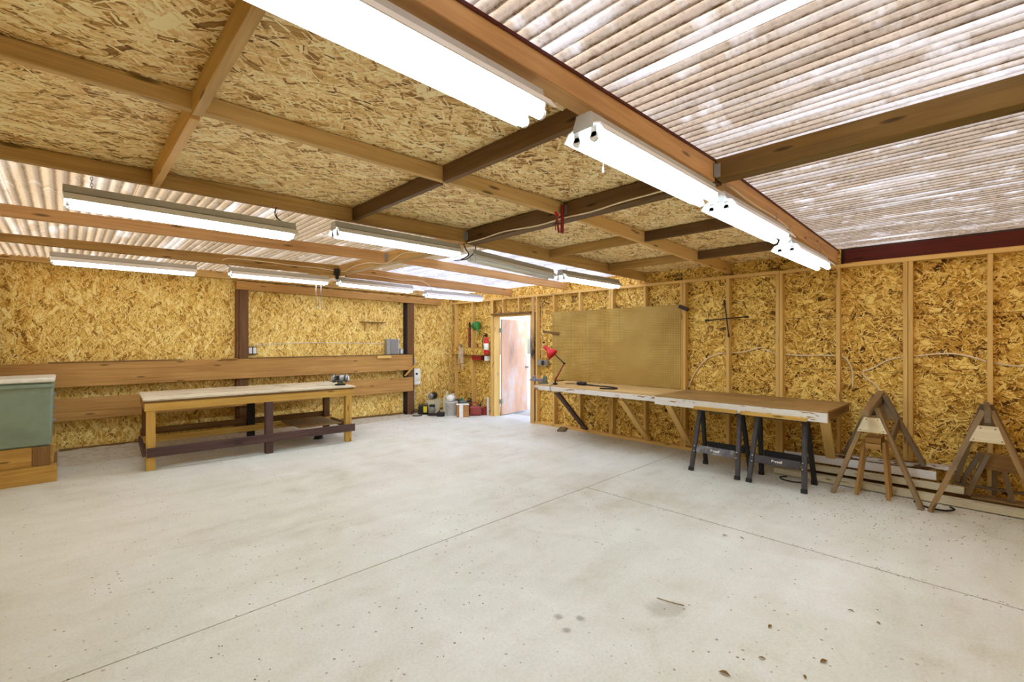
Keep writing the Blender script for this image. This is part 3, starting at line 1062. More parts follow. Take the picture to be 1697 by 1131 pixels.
XC = RNL - 0.008
cable('ceiling_cable', [(XC, -7.16, 2.57), (XC, -6.95, 2.565), (XC, -6.7, 2.56), (XC, -6.45, 2.545), (XC, -6.2, 2.55), (XC, -5.9, 2.54), (XC, -5.5, 2.56), (XC, -5.2, 2.545), (XC, -4.96, 2.54)], 0.006, 'cable_white',
      'white cable stapled along the ridge beam below the strand board')
cable('ceiling_cable', [(XC - .004, -4.80, 2.56), (XC, -4.2, 2.56), (XC, -3.75, 2.60), (XC, -3.36, 2.535), (XC, -2.9, 2.59), (XC, -2.5, 2.60), (XC, -2.2, 2.56), (XC, -2.02, 2.575)], 0.006, 'cable_white',
      'white cable looping along the ridge beam between the corrugated sheets')
cable('ceiling_cable', [(XC - .05, -1.945, 2.585), (-3.9, -1.945, 2.60), (-4.2, -1.945, 2.595), (-4.6, -1.945, 2.605), (-4.95, -1.945, 2.60), (-5.05, -1.95, 2.56)], 0.005, 'cable_white',
      'white cable on the rafter left of the black plug box')
cable('ceiling_cable', [(-3.3, -1.945, 2.58), (-2.9, -1.945, 2.575), (-2.55, -1.945, 2.55), (-2.4, -1.945, 2.565), (-2.1, -1.945, 2.56), (-1.95, -1.96, 2.47)], 0.005, 'cable_white',
      'white cable on the rafter right of the black plug box')
cable('ceiling_cable', [(-5.9, -7.27, 2.58), (-5.5, -7.27, 2.54), (-5.2, -7.28, 2.555), (-4.97, -7.33, 2.51)], 0.006, 'cable_white',
      'white cable drooping beside the big rafter between the two nearest lights')
cable('ceiling_cable', [(-3.35, -7.395, 2.56), (-2.9, -7.39, 2.54), (-2.45, -7.40, 2.53), (-2.05, -7.40, 2.50), (-1.95, -7.39, 2.42)], 0.006, 'cable_white',
      'white cable on the big rafter past the ridge beam')
cable('dangling_cable', [(-3.62, -4.96, 2.52), (-3.60, -4.97, 2.47), (-3.57, -4.98, 2.42), (-3.62, -4.98, 2.38), (-3.66, -4.97, 2.36)], 0.006, 'black', 'black cord curling at the end of the light below the ridge beam', 'cord')
cable('dangling_cable', [(-3.45, -4.94, 2.53), (-3.46, -4.95, 2.48), (-3.52, -4.96, 2.42), (-3.60, -4.97, 2.37), (-3.74, -4.97, 2.34)], 0.005, 'black', 'black knotted cord hanging beside the unlit shop light', 'cord')
cable('dangling_cable', [(-5.33, -4.93, 2.54), (-5.34, -4.93, 2.49), (-5.31, -4.93, 2.45), (-5.25, -4.94, 2.425)], 0.004, 'black', 'thin black cord at the right end of the leftmost hanging light under the second rafter', 'cord')
cable('dangling_cable', [(-5.33, -1.90, 2.45), (-5.25, -1.91, 2.53), (-5.08, -1.92, 2.55), (-4.93, -1.91, 2.49)], 0.004, 'black', 'thin dark cord looping between the two left lights at the plank wall', 'cord')
pb = thing('plug_box', 'black plug box where the ridge beam meets the far rafter', 'junction box', (-3.60, -1.97, 2.52))
box('body', (0.07, 0.05, 0.10), (-3.605, -1.965, 2.565), 'black', pb, bv=0.006)
box('plug', (0.045, 0.04, 0.05), (-3.605, -1.975, 2.487), 'black_rubber', pb, bv=0.006)
tube('lead', [(-3.605, -1.975, 2.465), (-3.60, -1.98, 2.43), (-3.66, -1.97, 2.41)], 0.005, 'black', pb)

# red spring clamp on the rafter end
rc = thing('spring_clamp', 'red clamp hanging on the rafter at the ridge beam', 'clamp', (-3.62, -6.19, 2.40))
bar('jaw', (-3.60, -6.205, 2.645), (-3.605, -6.20, 2.42), 0.02, 0.028, 'dark_red', rc, up=(1, 0, 0), bv=0.004)
bar('jaw', (-3.665, -6.19, 2.56), (-3.63, -6.19, 2.42), 0.012, 0.018, 'dark_red', rc, up=(1, 0, 0), bv=0.003)
bar('jaw_pad', (-3.675, -6.19, 2.575), (-3.645, -6.19, 2.55), 0.02, 0.02, 'red', rc, up=(0, 1, 0), bv=0.003)
tube('screw', [(-3.70, -6.19, 2.475), (-3.66, -6.195, 2.492), (-3.60, -6.20, 2.49)], 0.004, 'dark_iron', rc)
tube('screw', [(-3.655, -6.18, 2.52), (-3.662, -6.18, 2.44)], 0.003, 'dark_red', rc)

# ================================================================== LEFT: green cabinet on timber base
gb = thing('storage_chest', 'green metal chest with white lid on a stacked timber base at far left', 'chest', (-6.9, -0.95, 0))
boxmm('base_timber', (XL + 0.02, -1.345, 0.0), (-6.505, -1.24, 0.188), 'box_base', gb, bv=0.004)
boxmm('base_timber', (XL + 0.02, -1.33, 0.19), (-6.70, -1.24, 0.40), 'box_base', gb, bv=0.004)
boxmm('base_block', (-6.698, -1.33, 0.19), (-6.555, -1.24, 0.40), 'sill', gb, bv=0.004)
boxmm('base_timber', (-6.60, -1.238, 0.0), (-6.51, -0.55, 0.188), 'sill', gb, bv=0.004)
boxmm('base_timber', (-6.60, -1.238, 0.19), (-6.535, -0.55, 0.40), 'box_base', gb, bv=0.004)
bm = bmesh.new()
add_box(bm, (1, 1, 1))
for v in bm.verts:
    t_ = v.co.z + 0.5
    v.co = Vector((XL + 0.03 if v.co.x < 0 else -6.552 + 0.02 * t_, -1.325 - 0.005 * t_ if v.co.y < 0 else -0.55, 0.402 + 0.70 * t_))
bevel(bm, 0.02)
body = obj('body', bm, 'green_metal', gb)
boxmm('rim', (XL + 0.025, -1.345, 1.045), (-6.527, -0.545, 1.085), 'green_metal', gb, bv=0.006)
boxmm('lid', (XL + 0.02, -1.35, 1.104), (-6.522, -0.54, 1.150), 'white_lid', gb, bv=0.012)
for z in (0.66, 0.80, 0.95):
    boxmm('latch', (-6.545, -1.25, z), (-6.515, -1.21, z + 0.03), 'steel', gb, bv=0.003)

# ================================================================== WORKBENCH (left)
BA = Tr(-4.462, -1.085, 0) @ Rz(-0.052)
wk = thing('workbench', 'long timber workbench with pale top and yellow apron before the plank wall', 'workbench', (-4.462, -1.085, 0), -0.052)
HL, HD = 1.275, 0.55
boxmm('bench_top', (-HL - 0.015, -HD - 0.012, 0.838), (HL + 0.02, HD, 0.860), 'bench_top', wk, BA, 0.003)
boxmm('top_edging', (-HL, -HD, 0.812), (HL, HD - 0.02, 0.8375), 'sill', wk, BA, 0.002)
boxmm('apron', (-HL, -HD - 0.005, 0.715), (HL, -HD + 0.033, 0.811), 'bench_yellow', wk, BA)
boxmm('apron', (-HL, HD - 0.06, 0.715), (HL, HD - 0.022, 0.811), 'bench_yellow', wk, BA)
boxmm('apron', (-HL, -HD + 0.034, 0.715), (-HL + 0.038, HD - 0.062, 0.811), 'plank', wk, BA)
boxmm('apron', (HL - 0.038, -HD + 0.034, 0.715), (HL, HD - 0.062, 0.811), 'plank', wk, BA)
for (lx, m) in ((-1.215, 'bench_yellow'), (1.195, 'bench_yellow')):
    boxmm('leg', (lx - 0.045, -HD + 0.002, 0.0), (lx + 0.045, -HD + 0.09, 0.714), m, wk, BA)
    boxmm('leg', (lx - 0.045, HD - 0.15, 0.0), (lx + 0.045, HD - 0.065, 0.714), 'post', wk, BA)
boxmm('leg', (0.03, -HD - 0.008, 0.0), (0.125, -HD + 0.085, 0.714), 'bench_purple', wk, BA)
boxmm('leg', (0.0, HD - 0.15, 0.0), (0.10, HD - 0.065, 0.714), 'black_wood', wk, BA)
boxmm('front_rail', (-HL + 0.02, -HD - 0.045, 0.165), (HL, -HD - 0.009, 0.275), 'bench_purple', wk, BA)
boxmm('back_rail', (-HL, HD - 0.19, 0.18), (HL, HD - 0.152, 0.27), 'bench_yellow', wk, BA)
boxmm('back_rail', (-HL, HD - 0.063, 0.27), (HL, HD - 0.025, 0.36), 'sill', wk, BA)
boxmm('side_rail', (-HL - 0.02, -HD + 0.0, 0.175), (-HL + 0.012, HD - 0.06, 0.265), 'bench_purple', wk, BA)
boxmm('side_rail', (HL - 0.033, -HD + 0.092, 0.175), (HL + 0.0, HD - 0.192, 0.265), 'sill', wk, BA)
# loose plywood offcut on the rails
lb = BA @ Tr(0.80, -0.02, 0.282) @ Rz(0.06)
tag(box('plywood_offcut', (0.62, 0.82, 0.018), (0, 0, 0), 'old_wood', None, lb, bv=0.002), 'weathered board lying on the lower rails under the right end of the workbench', 'board')
# bench grinder
GM = Tr(-3.32, -1.44, 0.8605) @ Rz(-0.6)
bgd = thing('bench_grinder', 'grey bench grinder on the right end of the pale topped workbench', 'grinder', (-3.32, -1.44, 0.8605), -0.6)
boxmm('base', (-0.075, -0.05, 0.0), (0.075, 0.05, 0.02), 'black', bgd, GM, 0.004)
box('pedestal', (0.08, 0.07, 0.05), (0, 0, 0.045), 'grey_green', bgd, GM, bv=0.006)
cyl('motor', 0.055, 0.055, (-0.065, 0, 0.105), (0.065, 0, 0.105), 'galvanised', bgd, 18, GM)
for s in (-1, 1):
    cyl('wheel_guard', 0.066, 0.066, (s * 0.078, 0, 0.105), (s * 0.118, 0, 0.105), 'steel', bgd, 18, GM)
    cyl('grinding_wheel', 0.045, 0.045, (s * 0.119, 0, 0.105), (s * 0.128, 0, 0.105), 'white_plastic', bgd, 16, GM)
box('tool_rest', (0.30, 0.02, 0.008), (0, -0.075, 0.07), 'black', bgd, GM, bv=0.002)
box('eye_shield', (0.05, 0.02, 0.07), (-0.03, -0.058, 0.12), 'black', bgd, GM, bv=0.003)
# coil under the bench
bm = bmesh.new()
pts = []
for k in range(40):
    a = k / 40 * 2 * PI * 3
    pts.append((-3.58 + (0.06 + 0.01 * math.sin(a * 0.37)) * math.cos(a), -1.22 + 0.055 * math.sin(a), 0.012 + 0.0014 * k))
add_tube(bm, pts, 0.008, 5)
tag(obj('cable_coil', bm, 'black_rubber', None, smooth=True), 'small dark coil of cable on the floor under the workbench', 'cable')

# ================================================================== on the plank wall
ol = thing('wall_outlet', 'white double outlet on the plank wall beside the dark post', 'outlet', (-4.205, -0.01, 1.34))
boxmm('box', (-4.275, -0.05, 1.335), (-4.14, -0.001, 1.46), 'black', ol, bv=0.004)
for xx in (-4.24, -4.175):
    boxmm('socket', (xx - 0.024, -0.058, 1.35), (xx + 0.024, -0.0505, 1.45), 'white_plastic', ol, bv=0.004)
for (name, lab, pts) in (('wall_cable', 'thin white cable running along the plank wall above the workbench', [(-4.20, -0.012, 1.462), (-4.12, -0.012, 1.50), (-3.7, -0.012, 1.515), (-3.2, -0.012, 1.53), (-2.7, -0.012, 1.525), (-2.2, -0.012, 1.515), (-1.82, -0.012, 1.505)]),):
    cable(name, pts, 0.005, 'white_plastic', lab)
tb = thing('timer_box', 'shiny metal box standing on the ledge by the second dark post', 'metal box', (-1.64, -0.1, 1.284))
boxmm('case', (-1.78, -0.13, 1.284), (-1.52, -0.03, 1.60), 'galvanised', tb, bv=0.008)
boxmm('cover', (-1.70, -0.142, 1.30), (-1.53, -0.131, 1.585), 'steel', tb, bv=0.004)
boxmm('side_trim', (-1.515, -0.135, 1.29), (-1.505, -0.03, 1.595), 'white_plastic', tb, bv=0.002)
so = thing('switch_plate', 'small switch box with white cover beside the second dark post', 'switch', (-1.40, -0.03, 1.30))
boxmm('box', (-1.435, -0.05, 1.285), (-1.345, -0.001, 1.40), 'steel', so, bv=0.003)
boxmm('cover', (-1.42, -0.056, 1.30), (-1.37, -0.0505, 1.385), 'white_plastic', so, bv=0.002)
ws = thing('wall_shelf', 'small dark shelf on two brackets high on the plank wall', 'shelf', (-2.05, -0.01, 1.76))
boxmm('shelf_board', (-2.31, -0.11, 1.925), (-1.79, -0.001, 1.94), 'sill', ws, bv=0.002)
for xx in (-2.20, -1.93):
    bm = bmesh.new()
    add_prism(bm, [(0, 0), (0.1, 0), (0.1, -0.025), (0.03, -0.17), (0, -0.17)], 0.02, Tr(xx, -0.0, 1.924) @ Rz(-PI / 2))
    obj('bracket', bm, 'stud', ws)
eb = thing('breaker_box', 'white electrical disconnect box on the post side near the floor pile', 'electrical box', (-1.09, -0.06, 0.62))
boxmm('case', (-1.132, -0.12, 0.625), (-0.975, -0.002, 0.965), 'white_plastic', eb, bv=0.008)
boxmm('door', (-1.122, -0.130, 0.64), (-0.985, -0.121, 0.95), 'paper', eb, bv=0.003)
cyl('knob', 0.022, 0.022, (-1.085, -0.131, 0.86), (-1.085, -0.148, 0.86), 'black', eb, 12)
boxmm('label', (-1.09, -0.1315, 0.70), (-1.01, -0.1305, 0.76), 'cream', eb, bv=0)
tube('conduit', [(-1.10, -0.06, 0.62), (-1.10, -0.06, 0.3), (-1.11, -0.06, 0.02)], 0.012, 'galvanised', eb, 8)
boxmm('upper_fitting', (-1.128, -0.07, 1.02), (-1.07, -0.01, 1.19), 'galvanised', eb, bv=0.004)
tag(bar('stick', (-1.40, -0.185, 0.835), (-1.10, -0.18, 1.105), 0.02, 0.045, 'bench_yellow', None, up=(0, 1, 0)), 'short yellow wooden stick wedged at the end of the lower plank', 'stick')

# ================================================================== floor pile in the corner
def bottle(prof, mat):
    return prof


wbk = thing('bucket', 'white plastic bucket full of junk in the corner pile', 'bucket', (-0.62, -0.75, 0))
lathe('shell', [(0.115, 0.0), (0.14, 0.27), (0.147, 0.27), (0.147, 0.285), (0.132, 0.285), (0.11, 0.02), (0.0, 0.02)], 'white_plastic', wbk, Tr(-0.62, -0.75, 0), 20)
bm = bmesh.new()
add_tube(bm, [(-0.62 + 0.147 * math.cos(a), -0.75 + 0.02 - 0.06 * math.sin(a) - 0.08 * math.sin(a), 0.26 - 0.14 * math.sin(a)) for a in [PI * k / 10 for k in range(11)]], 0.003, 5)
obj('handle', bm, 'steel', wbk, smooth=True)
crb = thing('plastic_bin', 'cream plastic bin behind the white bucket', 'bin', (-0.76, -0.30, 0))
bm = bmesh.new()
add_box(bm, (0.26, 0.20, 0.30), (0, 0, 0.15))
for v in bm.verts:
    if v.co.z < 0.1:
        v.co.x *= 0.75
        v.co.y *= 0.8
bmesh.ops.delete(bm, geom=[f for f in bm.faces if f.normal.z > 0.9], context='FACES')
bmesh.ops.solidify(bm, geom=bm.faces[:], thickness=0.005)
obj('shell', bm, 'cream', crb, Tr(-0.76, -0.30, 0) @ Rz(0.4))
box('rim', (0.27, 0.012, 0.015), (0, -0.105, 0.30), 'cream', crb, Tr(-0.76, -0.30, 0) @ Rz(0.4))
# carton
cm = Tr(-0.56, -1.04, 0) @ Rz(-0.6)
ct = thing('carton', 'brown cardboard carton with a white panel in front of the bucket', 'box', (-0.56, -1.04, 0), -0.6)
box('body', (0.24, 0.24, 0.25), (0, 0, 0.125), 'card', ct, cm, bv=0.003)
box('white_panel', (0.075, 0.004, 0.25), (-0.035, -0.122, 0.126), 'paper', ct, cm, bv=0)
box('white_top', (0.26, 0.15, 0.012), (0.0, -0.05, 0.257), 'paper', ct, cm, bv=0.002)
# red gas can
gm = Tr(-0.29, -1.13, 0) @ Rz(-0.7)
gc = thing('fuel_can', 'large faded red fuel can in the corner pile by the carton', 'fuel can', (-0.29, -1.13, 0), -0.7)
bm = bmesh.new()
add_box(bm, (0.26, 0.16, 0.20), (0, 0, 0.10))
bevel(bm, 0.03)
obj('body', bm, 'rust_red', gc, gm, smooth=False)
bm = bmesh.new()
add_tube(bm, [(-0.09, 0, 0.19), (-0.085, 0, 0.255), (0.0, 0, 0.275), (0.06, 0, 0.25), (0.06, 0, 0.19)], 0.013, 6)
obj('handle', bm, 'rust_red', gc, gm, smooth=True)
bm = bmesh.new()
add_cyl(bm, 0.025, 0.025, (0.10, 0, 0.195), (0.10, 0, 0.23), 12)
add_tube(bm, [(0.10, 0, 0.22), (0.13, 0, 0.29), (0.17, 0, 0.33)], 0.011, 6)
obj('spout', bm, 'black', gc, gm, smooth=True)
gm2 = Tr(-0.125, -1.215, 0) @ Rz(-0.7)
gc2 = thing('fuel_can', 'small dark red can beside the large red fuel can', 'fuel can', (-0.125, -1.215, 0), -0.7)
box('body', (0.11, 0.08, 0.15), (0, 0, 0.075), 'dark_red', gc2, gm2, bv=0.012)
cyl('cap', 0.022, 0.022, (0.03, 0, 0.148), (0.03, 0, 0.175), 'dark_red', gc2, 12, gm2)
bm = bmesh.new()
add_tube(bm, [(-0.05, 0, 0.145), (-0.045, 0, 0.18), (-0.005, 0, 0.18), (0.0, 0, 0.145)], 0.006, 6)
obj('handle', bm, 'dark_red', gc2, gm2, smooth=True)
# small black and yellow engine, grey motor, chain saw on the floor
ym = Tr(-0.98, -0.23, 0) @ Rz(-0.7)
yc = thing('power_pump', 'black machine with yellow panel standing on the floor by the dark post', 'machine', (-0.98, -0.23, 0), -0.7)
box('body', (0.20, 0.16, 0.17), (0, 0, 0.105), 'black', yc, ym, bv=0.015)
box('panel', (0.08, 0.008, 0.13), (0.05, -0.084, 0.11), 'yellow', yc, ym, bv=0.003)
box('base', (0.22, 0.18, 0.02), (0, 0, 0.01), 'dark_iron', yc, ym, bv=0.004)
bm = bmesh.new()
add_tube(bm, [(-0.09, 0, 0.18), (-0.085, 0, 0.215), (0.085, 0, 0.215), (0.09, 0, 0.18)], 0.008, 6)
obj('handle', bm, 'black', yc, ym, smooth=True)
em = Tr(-0.92, -0.47, 0) @ Rz(-0.7)
en = thing('small_engine', 'grey small engine on the floor between the yellow machine and the bucket', 'engine', (-0.92, -0.47, 0), -0.7)
box('base', (0.18, 0.14, 0.03), (0, 0, 0.015), 'black', en, em, bv=0.004)
cyl('flywheel_cover', 0.075, 0.06, (0, -0.03, 0.11), (0, -0.09, 0.11), 'steel', en, 18, em)
bm = bmesh.new()
for k in range(6):
    add_box(bm, (0.13, 0.10, 0.007), (0.0, 0.03, 0.06 + k * 0.018))
add_box(bm, (0.09, 0.07, 0.14), (0, 0.03, 0.10))
obj('cylinder_fins', bm, 'galvanised', en, em)
box('tank', (0.12, 0.08, 0.05), (0, 0.02, 0.195), 'black', en, em, bv=0.015)
bar_m = Tr(-0.72, -0.74, 0)
sw = thing('chain_saw', 'dark chain saw lying on the floor in front of the grey engine', 'chain saw', (-0.91, -0.71, 0), -0.75)
sm = T(sw)
box('body', (0.16, 0.11, 0.09), (0.03, 0, 0.045), 'black', sw, sm, bv=0.015)
bm = bmesh.new()
add_prism(bm, [(-0.22, -0.015), (-0.20, -0.03), (-0.05, -0.03), (-0.05, 0.03), (-0.20, 0.03), (-0.22, 0.015)], 0.008, Tr(0, -0.03, 0.045))
obj('guide_bar', bm, 'dark_iron', sw, sm)
bm = bmesh.new()
add_tube(bm, [(0.0, -0.05, 0.06), (0.0, -0.055, 0.12), (0.0, 0.055, 0.12), (0.0, 0.05, 0.06)], 0.008, 6)
obj('handle', bm, 'black_rubber', sw, sm, smooth=True)
# items heaped on top
jm = Tr(-0.62, -0.74, 0.287) @ Rz(0.6)
jg = thing('plastic_jug', 'white jug with dark cap lying on top of the corner pile', 'jug', (-0.62, -0.74, 0.287), 0.6)
bm = bmesh.new()
add_lathe(bm, [(0.0, -0.12), (0.065, -0.115), (0.072, -0.09), (0.072, 0.05), (0.05, 0.10), (0.025, 0.12), (0.0, 0.12)], 16, Tr(0, 0, 0.072) @ Ry(PI / 2))
obj('body', bm, 'white_plastic', jg, jm, smooth=True)
cyl('cap', 0.026, 0.026, (0.121, 0, 0.072), (0.15, 0, 0.072), 'black', jg, 12, jm)
bm = bmesh.new()
add_tube(bm, [(-0.06, -0.04, 0.135), (-0.04, -0.05, 0.165), (0.03, -0.05, 0.165), (0.06, -0.03, 0.13)], 0.010, 6)
obj('handle', bm, 'white_plastic', jg, jm, smooth=True)
ml = thing('motor', 'black and silver electric motor lying on the cream bin', 'motor', (-0.76, -0.29, 0.31), 0.3)
mm = T(ml)
cyl('body', 0.07, 0.07, (-0.09, 0, 0.072), (0.05, 0, 0.072), 'black', ml, 18, mm)
cyl('end_cover', 0.072, 0.05, (-0.092, 0, 0.072), (-0.135, 0, 0.072), 'galvanised', ml, 18, mm)
cyl('shaft', 0.010, 0.010, (0.05, 0, 0.072), (0.11, 0, 0.072), 'steel', ml, 10, mm)
tl = thing('spray_bottle', 'teal topped dark bottle beside the white jug on the pile', 'bottle', (-0.44, -0.86, 0.0))
lathe('body', [(0.05, 0.0), (0.055, 0.02), (0.055, 0.24), (0.03, 0.29), (0.022, 0.31), (0.0, 0.31)], 'black', tl, Tr(-0.44, -0.86, 0))
cyl('top', 0.028, 0.024, (-0.44, -0.86, 0.311), (-0.44, -0.86, 0.36), 'teal', tl, 12)
hp = thing('hose_heap', 'dark tangled hose heaped behind the fuel cans', 'hose', (-0.25, -0.92, 0))
bm = bmesh.new()
pts = []
for k in range(60):
    a = k * 0.55
    pts.append((-0.27 + (0.075 + 0.02 * math.sin(k)) * math.cos(a), -0.86 + 0.075 * math.sin(a), 0.02 + 0.005 * k))
add_tube(bm, pts, 0.014, 6)
obj('coil', bm, 'dark_iron', hp, smooth=True)
j2 = thing('plastic_jug', 'cream jug standing behind the white bucket against the plank wall', 'jug', (-0.50, -0.42, 0))
lathe('body', [(0.0, 0.0), (0.085, 0.004), (0.09, 0.03), (0.09, 0.30), (0.05, 0.38), (0.022, 0.40), (0.022, 0.43), (0.0, 0.43)], 'cream', j2, Tr(-0.50, -0.42, 0))
cyl('cap', 0.027, 0.027, (-0.50, -0.42, 0.43), (-0.50, -0.42, 0.455), 'white_plastic', j2, 12)
bm = bmesh.new()
add_tube(bm, [(-0.56, -0.47, 0.30), (-0.59, -0.50, 0.36), (-0.55, -0.46, 0.41), (-0.52, -0.43, 0.41)], 0.011, 6)
obj('handle', bm, 'cream', j2, smooth=True)
c3 = thing('metal_can', 'dark metal can standing between the jug and the corner studs', 'can', (-0.36, -0.62, 0))
lathe('body', [(0.0, 0.0), (0.08, 0.0), (0.083, 0.006), (0.08, 0.012), (0.08, 0.27), (0.083, 0.276), (0.08, 0.282), (0.05, 0.29), (0.0, 0.29)], 'dark_iron', c3, Tr(-0.36, -0.62, 0))
cyl('spout', 0.018, 0.016, (-0.36, -0.62, 0.29), (-0.36, -0.62, 0.33), 'steel', c3, 12)
pt = thing('power_drill', 'black and grey power drill lying on top of the cardboard carton', 'drill', (-0.52, -1.02, 0.264), -0.5)
pm = T(pt)
cyl('body', 0.032, 0.030, (-0.08, 0, 0.034), (0.07, 0, 0.034), 'grey_green', pt, 12, pm)
cyl('chuck', 0.020, 0.014, (0.07, 0, 0.034), (0.12, 0, 0.034), 'black', pt, 12, pm)
bar('grip', (-0.05, 0.01, 0.03), (-0.085, 0.13, 0.02), 0.03, 0.035, 'black', pt, frame=pm, bv=0.005)
ls = tag(bar('white_lath', (-0.113, -1.33, 0.0), (-0.110, -1.33, 0.38), 0.03, 0.045, 'white_trim', None, up=(0, 1, 0)), 'short white lath standing against the wall left of the door', 'lath')
bk = thing('black_hose', 'black hose curl lying on the floor by the dark post', 'hose', (-1.1, -0.35, 0))
bm = bmesh.new()
add_tube(bm, smooth_path([(-1.26, -0.20, 0.012), (-1.24, -0.24, 0.09), (-1.18, -0.28, 0.125), (-1.12, -0.32, 0.06), (-1.12, -0.38, 0.012), (-1.22, -0.42, 0.012), (-1.30, -0.32, 0.012)], 5), 0.010, 6)
obj('tube', bm, 'black_rubber', bk, smooth=True)

# ================================================================== beside the door
fe = thing('fire_extinguisher', 'red fire extinguisher with white label hung left of the open door', 'extinguisher', (-0.165, -1.335, 1.28))
FE = Tr(-0.165, -1.335, 1.275)
lathe('cylinder', [(0.0, 0.0), (0.045, 0.004), (0.052, 0.02), (0.052, 0.29), (0.035, 0.34), (0.02, 0.36), (0.02, 0.375), (0.0, 0.375)], 'red', fe, FE)
bm = bmesh.new()
add_lathe(bm, [(0.0535, 0.10), (0.0535, 0.235)], 16)
obj('label', bm, 'paper', fe, FE, smooth=True)
bm = bmesh.new()
add_box(bm, (0.035, 0.04, 0.05), (0, 0, 0.40))
add_box(bm, (0.10, 0.018, 0.012), (-0.03, 0, 0.44), Ry(0.25))
add_box(bm, (0.08, 0.018, 0.012), (-0.025, 0, 0.405), Ry(-0.1))
obj('valve', bm, 'black', fe, FE)
tube('hose', smooth_path([(-0.02, 0.0, 0.395), (-0.055, 0.03, 0.37), (-0.062, 0.04, 0.25), (-0.06, 0.04, 0.12)], 4), 0.009, 'black_rubber', fe, 6, FE)
fu = thing('funnel', 'green plastic funnel hanging on the wall above the fire extinguisher', 'funnel', (-0.09, -1.0, 1.85))
FU = Tr(-0.12, -0.96, 1.88) @ Rx(-0.8) @ Ry(0.25) @ Rz(0.0)
bm = bmesh.new()
add_lathe(bm, [(0.013, -0.26), (0.016, -0.13), (0.03, -0.11), (0.105, 0.0), (0.108, 0.03), (0.102, 0.03), (0.098, 0.002), (0.026, -0.105), (0.010, -0.13), (0.008, -0.26)], 18)
obj('cone', bm, 'green', fu, FU, smooth=True)
box('hanging_tab', (0.02, 0.05, 0.006), (0, 0.125, 0.02), 'green', fu, FU, bv=0.002)
rb = thing('tool_box', 'dark red box hung under the strand board ledge left of the door', 'box', (-0.12, -1.05, 1.14))
boxmm('case', (-0.16, -1.155, 1.15), (-0.02, -0.845, 1.246), 'dark_red', rb, bv=0.006)
boxmm('front_label', (-0.163, -1.15, 1.16), (-0.1605, -0.86, 1.17), 'red', rb, bv=0)
wx = thing('paper_box', 'small white and black box under the fire extinguisher', 'box', (-0.12, -1.30, 1.14))
boxmm('case', (-0.15, -1.335, 1.145), (-0.05, -1.255, 1.248), 'paper', wx, bv=0.003)
boxmm('side_band', (-0.151, -1.254, 1.145), (-0.05, -1.215, 1.248), 'black', wx, bv=0.003)
rh = thing('screwdriver', 'red handled screwdriver standing on the strand board ledge', 'screwdriver', (-0.11, -0.985, 1.403))
cyl('handle', 0.014, 0.011, (-0.108, -0.985, 1.425), (-0.108, -0.985, 1.51), 'dark_red', rh, 10)
cyl('shaft', 0.004, 0.004, (-0.108, -0.985, 1.403), (-0.108, -0.985, 1.425), 'steel', rh, 8)
cr = thing('rope_bundle', 'pale rope bundle with a metal hook hanging from the ledge in the corner', 'rope', (-0.15, -0.45, 0.95))
bm = bmesh.new()
for k in range(5):
    y0 = -0.38 - k * 0.036
    top = 1.43 - 0.02 * (k % 3)
    lo = 0.93 + 0.05 * ((k * 7) % 4)
    add_tube(bm, smooth_path([(-0.135, y0, top), (-0.16, y0 - 0.005, 1.2), (-0.165, y0 + R.uniform(-.015, .015), lo + 0.05), (-0.16, y0 - 0.012, lo), (-0.155, y0 - 0.022, lo + 0.06), (-0.15, y0 - 0.012, 1.2), (-0.135, y0 - 0.008, top)], 3), 0.004, 5)
obj('cords', bm, 'cable_white', cr, smooth=True)
tube('hook', smooth_path([(-0.10, -0.46, 1.41), (-0.14, -0.46, 1.48), (-0.17, -0.46, 1.46), (-0.165, -0.50, 1.43)], 4), 0.012, 'steel', cr, 6)
tube('crosspiece', [(-0.17, -0.36, 1.02), (-0.175, -0.47, 1.045), (-0.17, -0.66, 1.09)], 0.008, 'old_wood', cr, 5)
rp = thing('bow_saw', 'rust red long tool hanging beside the corner stud above the rope', 'saw', (-0.10, -0.70, 1.5))
bar('blade', (-0.105, -0.715, 1.42), (-0.105, -0.715, 1.97), 0.012, 0.06, 'dark_iron', rp, up=(0, 1, 0))
bar('handle', (-0.115, -0.705, 1.43), (-0.115, -0.705, 1.86), 0.022, 0.045, 'rust_red', rp, up=(0, 1, 0), bv=0.006)

# ================================================================== pegboard and bench along the right wall
pg = thing('pegboard', 'large brown pegboard mounted on the studs above the narrow bench', 'pegboard', (-0.095, -4.29, 0.86))
boxmm('panel', (-0.0965, -5.518, 0.868), (-0.0905, -3.085, 2.085), 'pegboard', pg, bv=0)
for (yy, zz) in ((-3.55, 2.05), (-3.75, 2.06), (-3.85, 1.62), (-4.05, 1.65), (-4.15, 1.65), (-4.5, 1.72), (-4.62, 1.6), (-4.9, 1.66), (-3.85, 1.29), (-4.2, 1.3), (-4.7, 1.2), (-5.05, 1.42), (-5.35, 1.4), (-4.35, 1.28)):
    tube('peg_hook', [(-0.097, yy, zz), (-0.112, yy, zz), (-0.125, yy, zz - 0.01), (-0.125, yy, zz - 0.035)], 0.0028, 'steel', pg, 5)
bar('corner_clip', (-0.125, -5.50, 2.06), (-0.125, -5.64, 2.0), 0.03, 0.05, 'dark_iron', pg, up=(0, 0, 1))
bar('left_slat', (-0.12, -2.88, 1.735), (-0.11, -3.25, 1.69), 0.03, 0.045, 'sill', pg, up=(0, 0, 1))
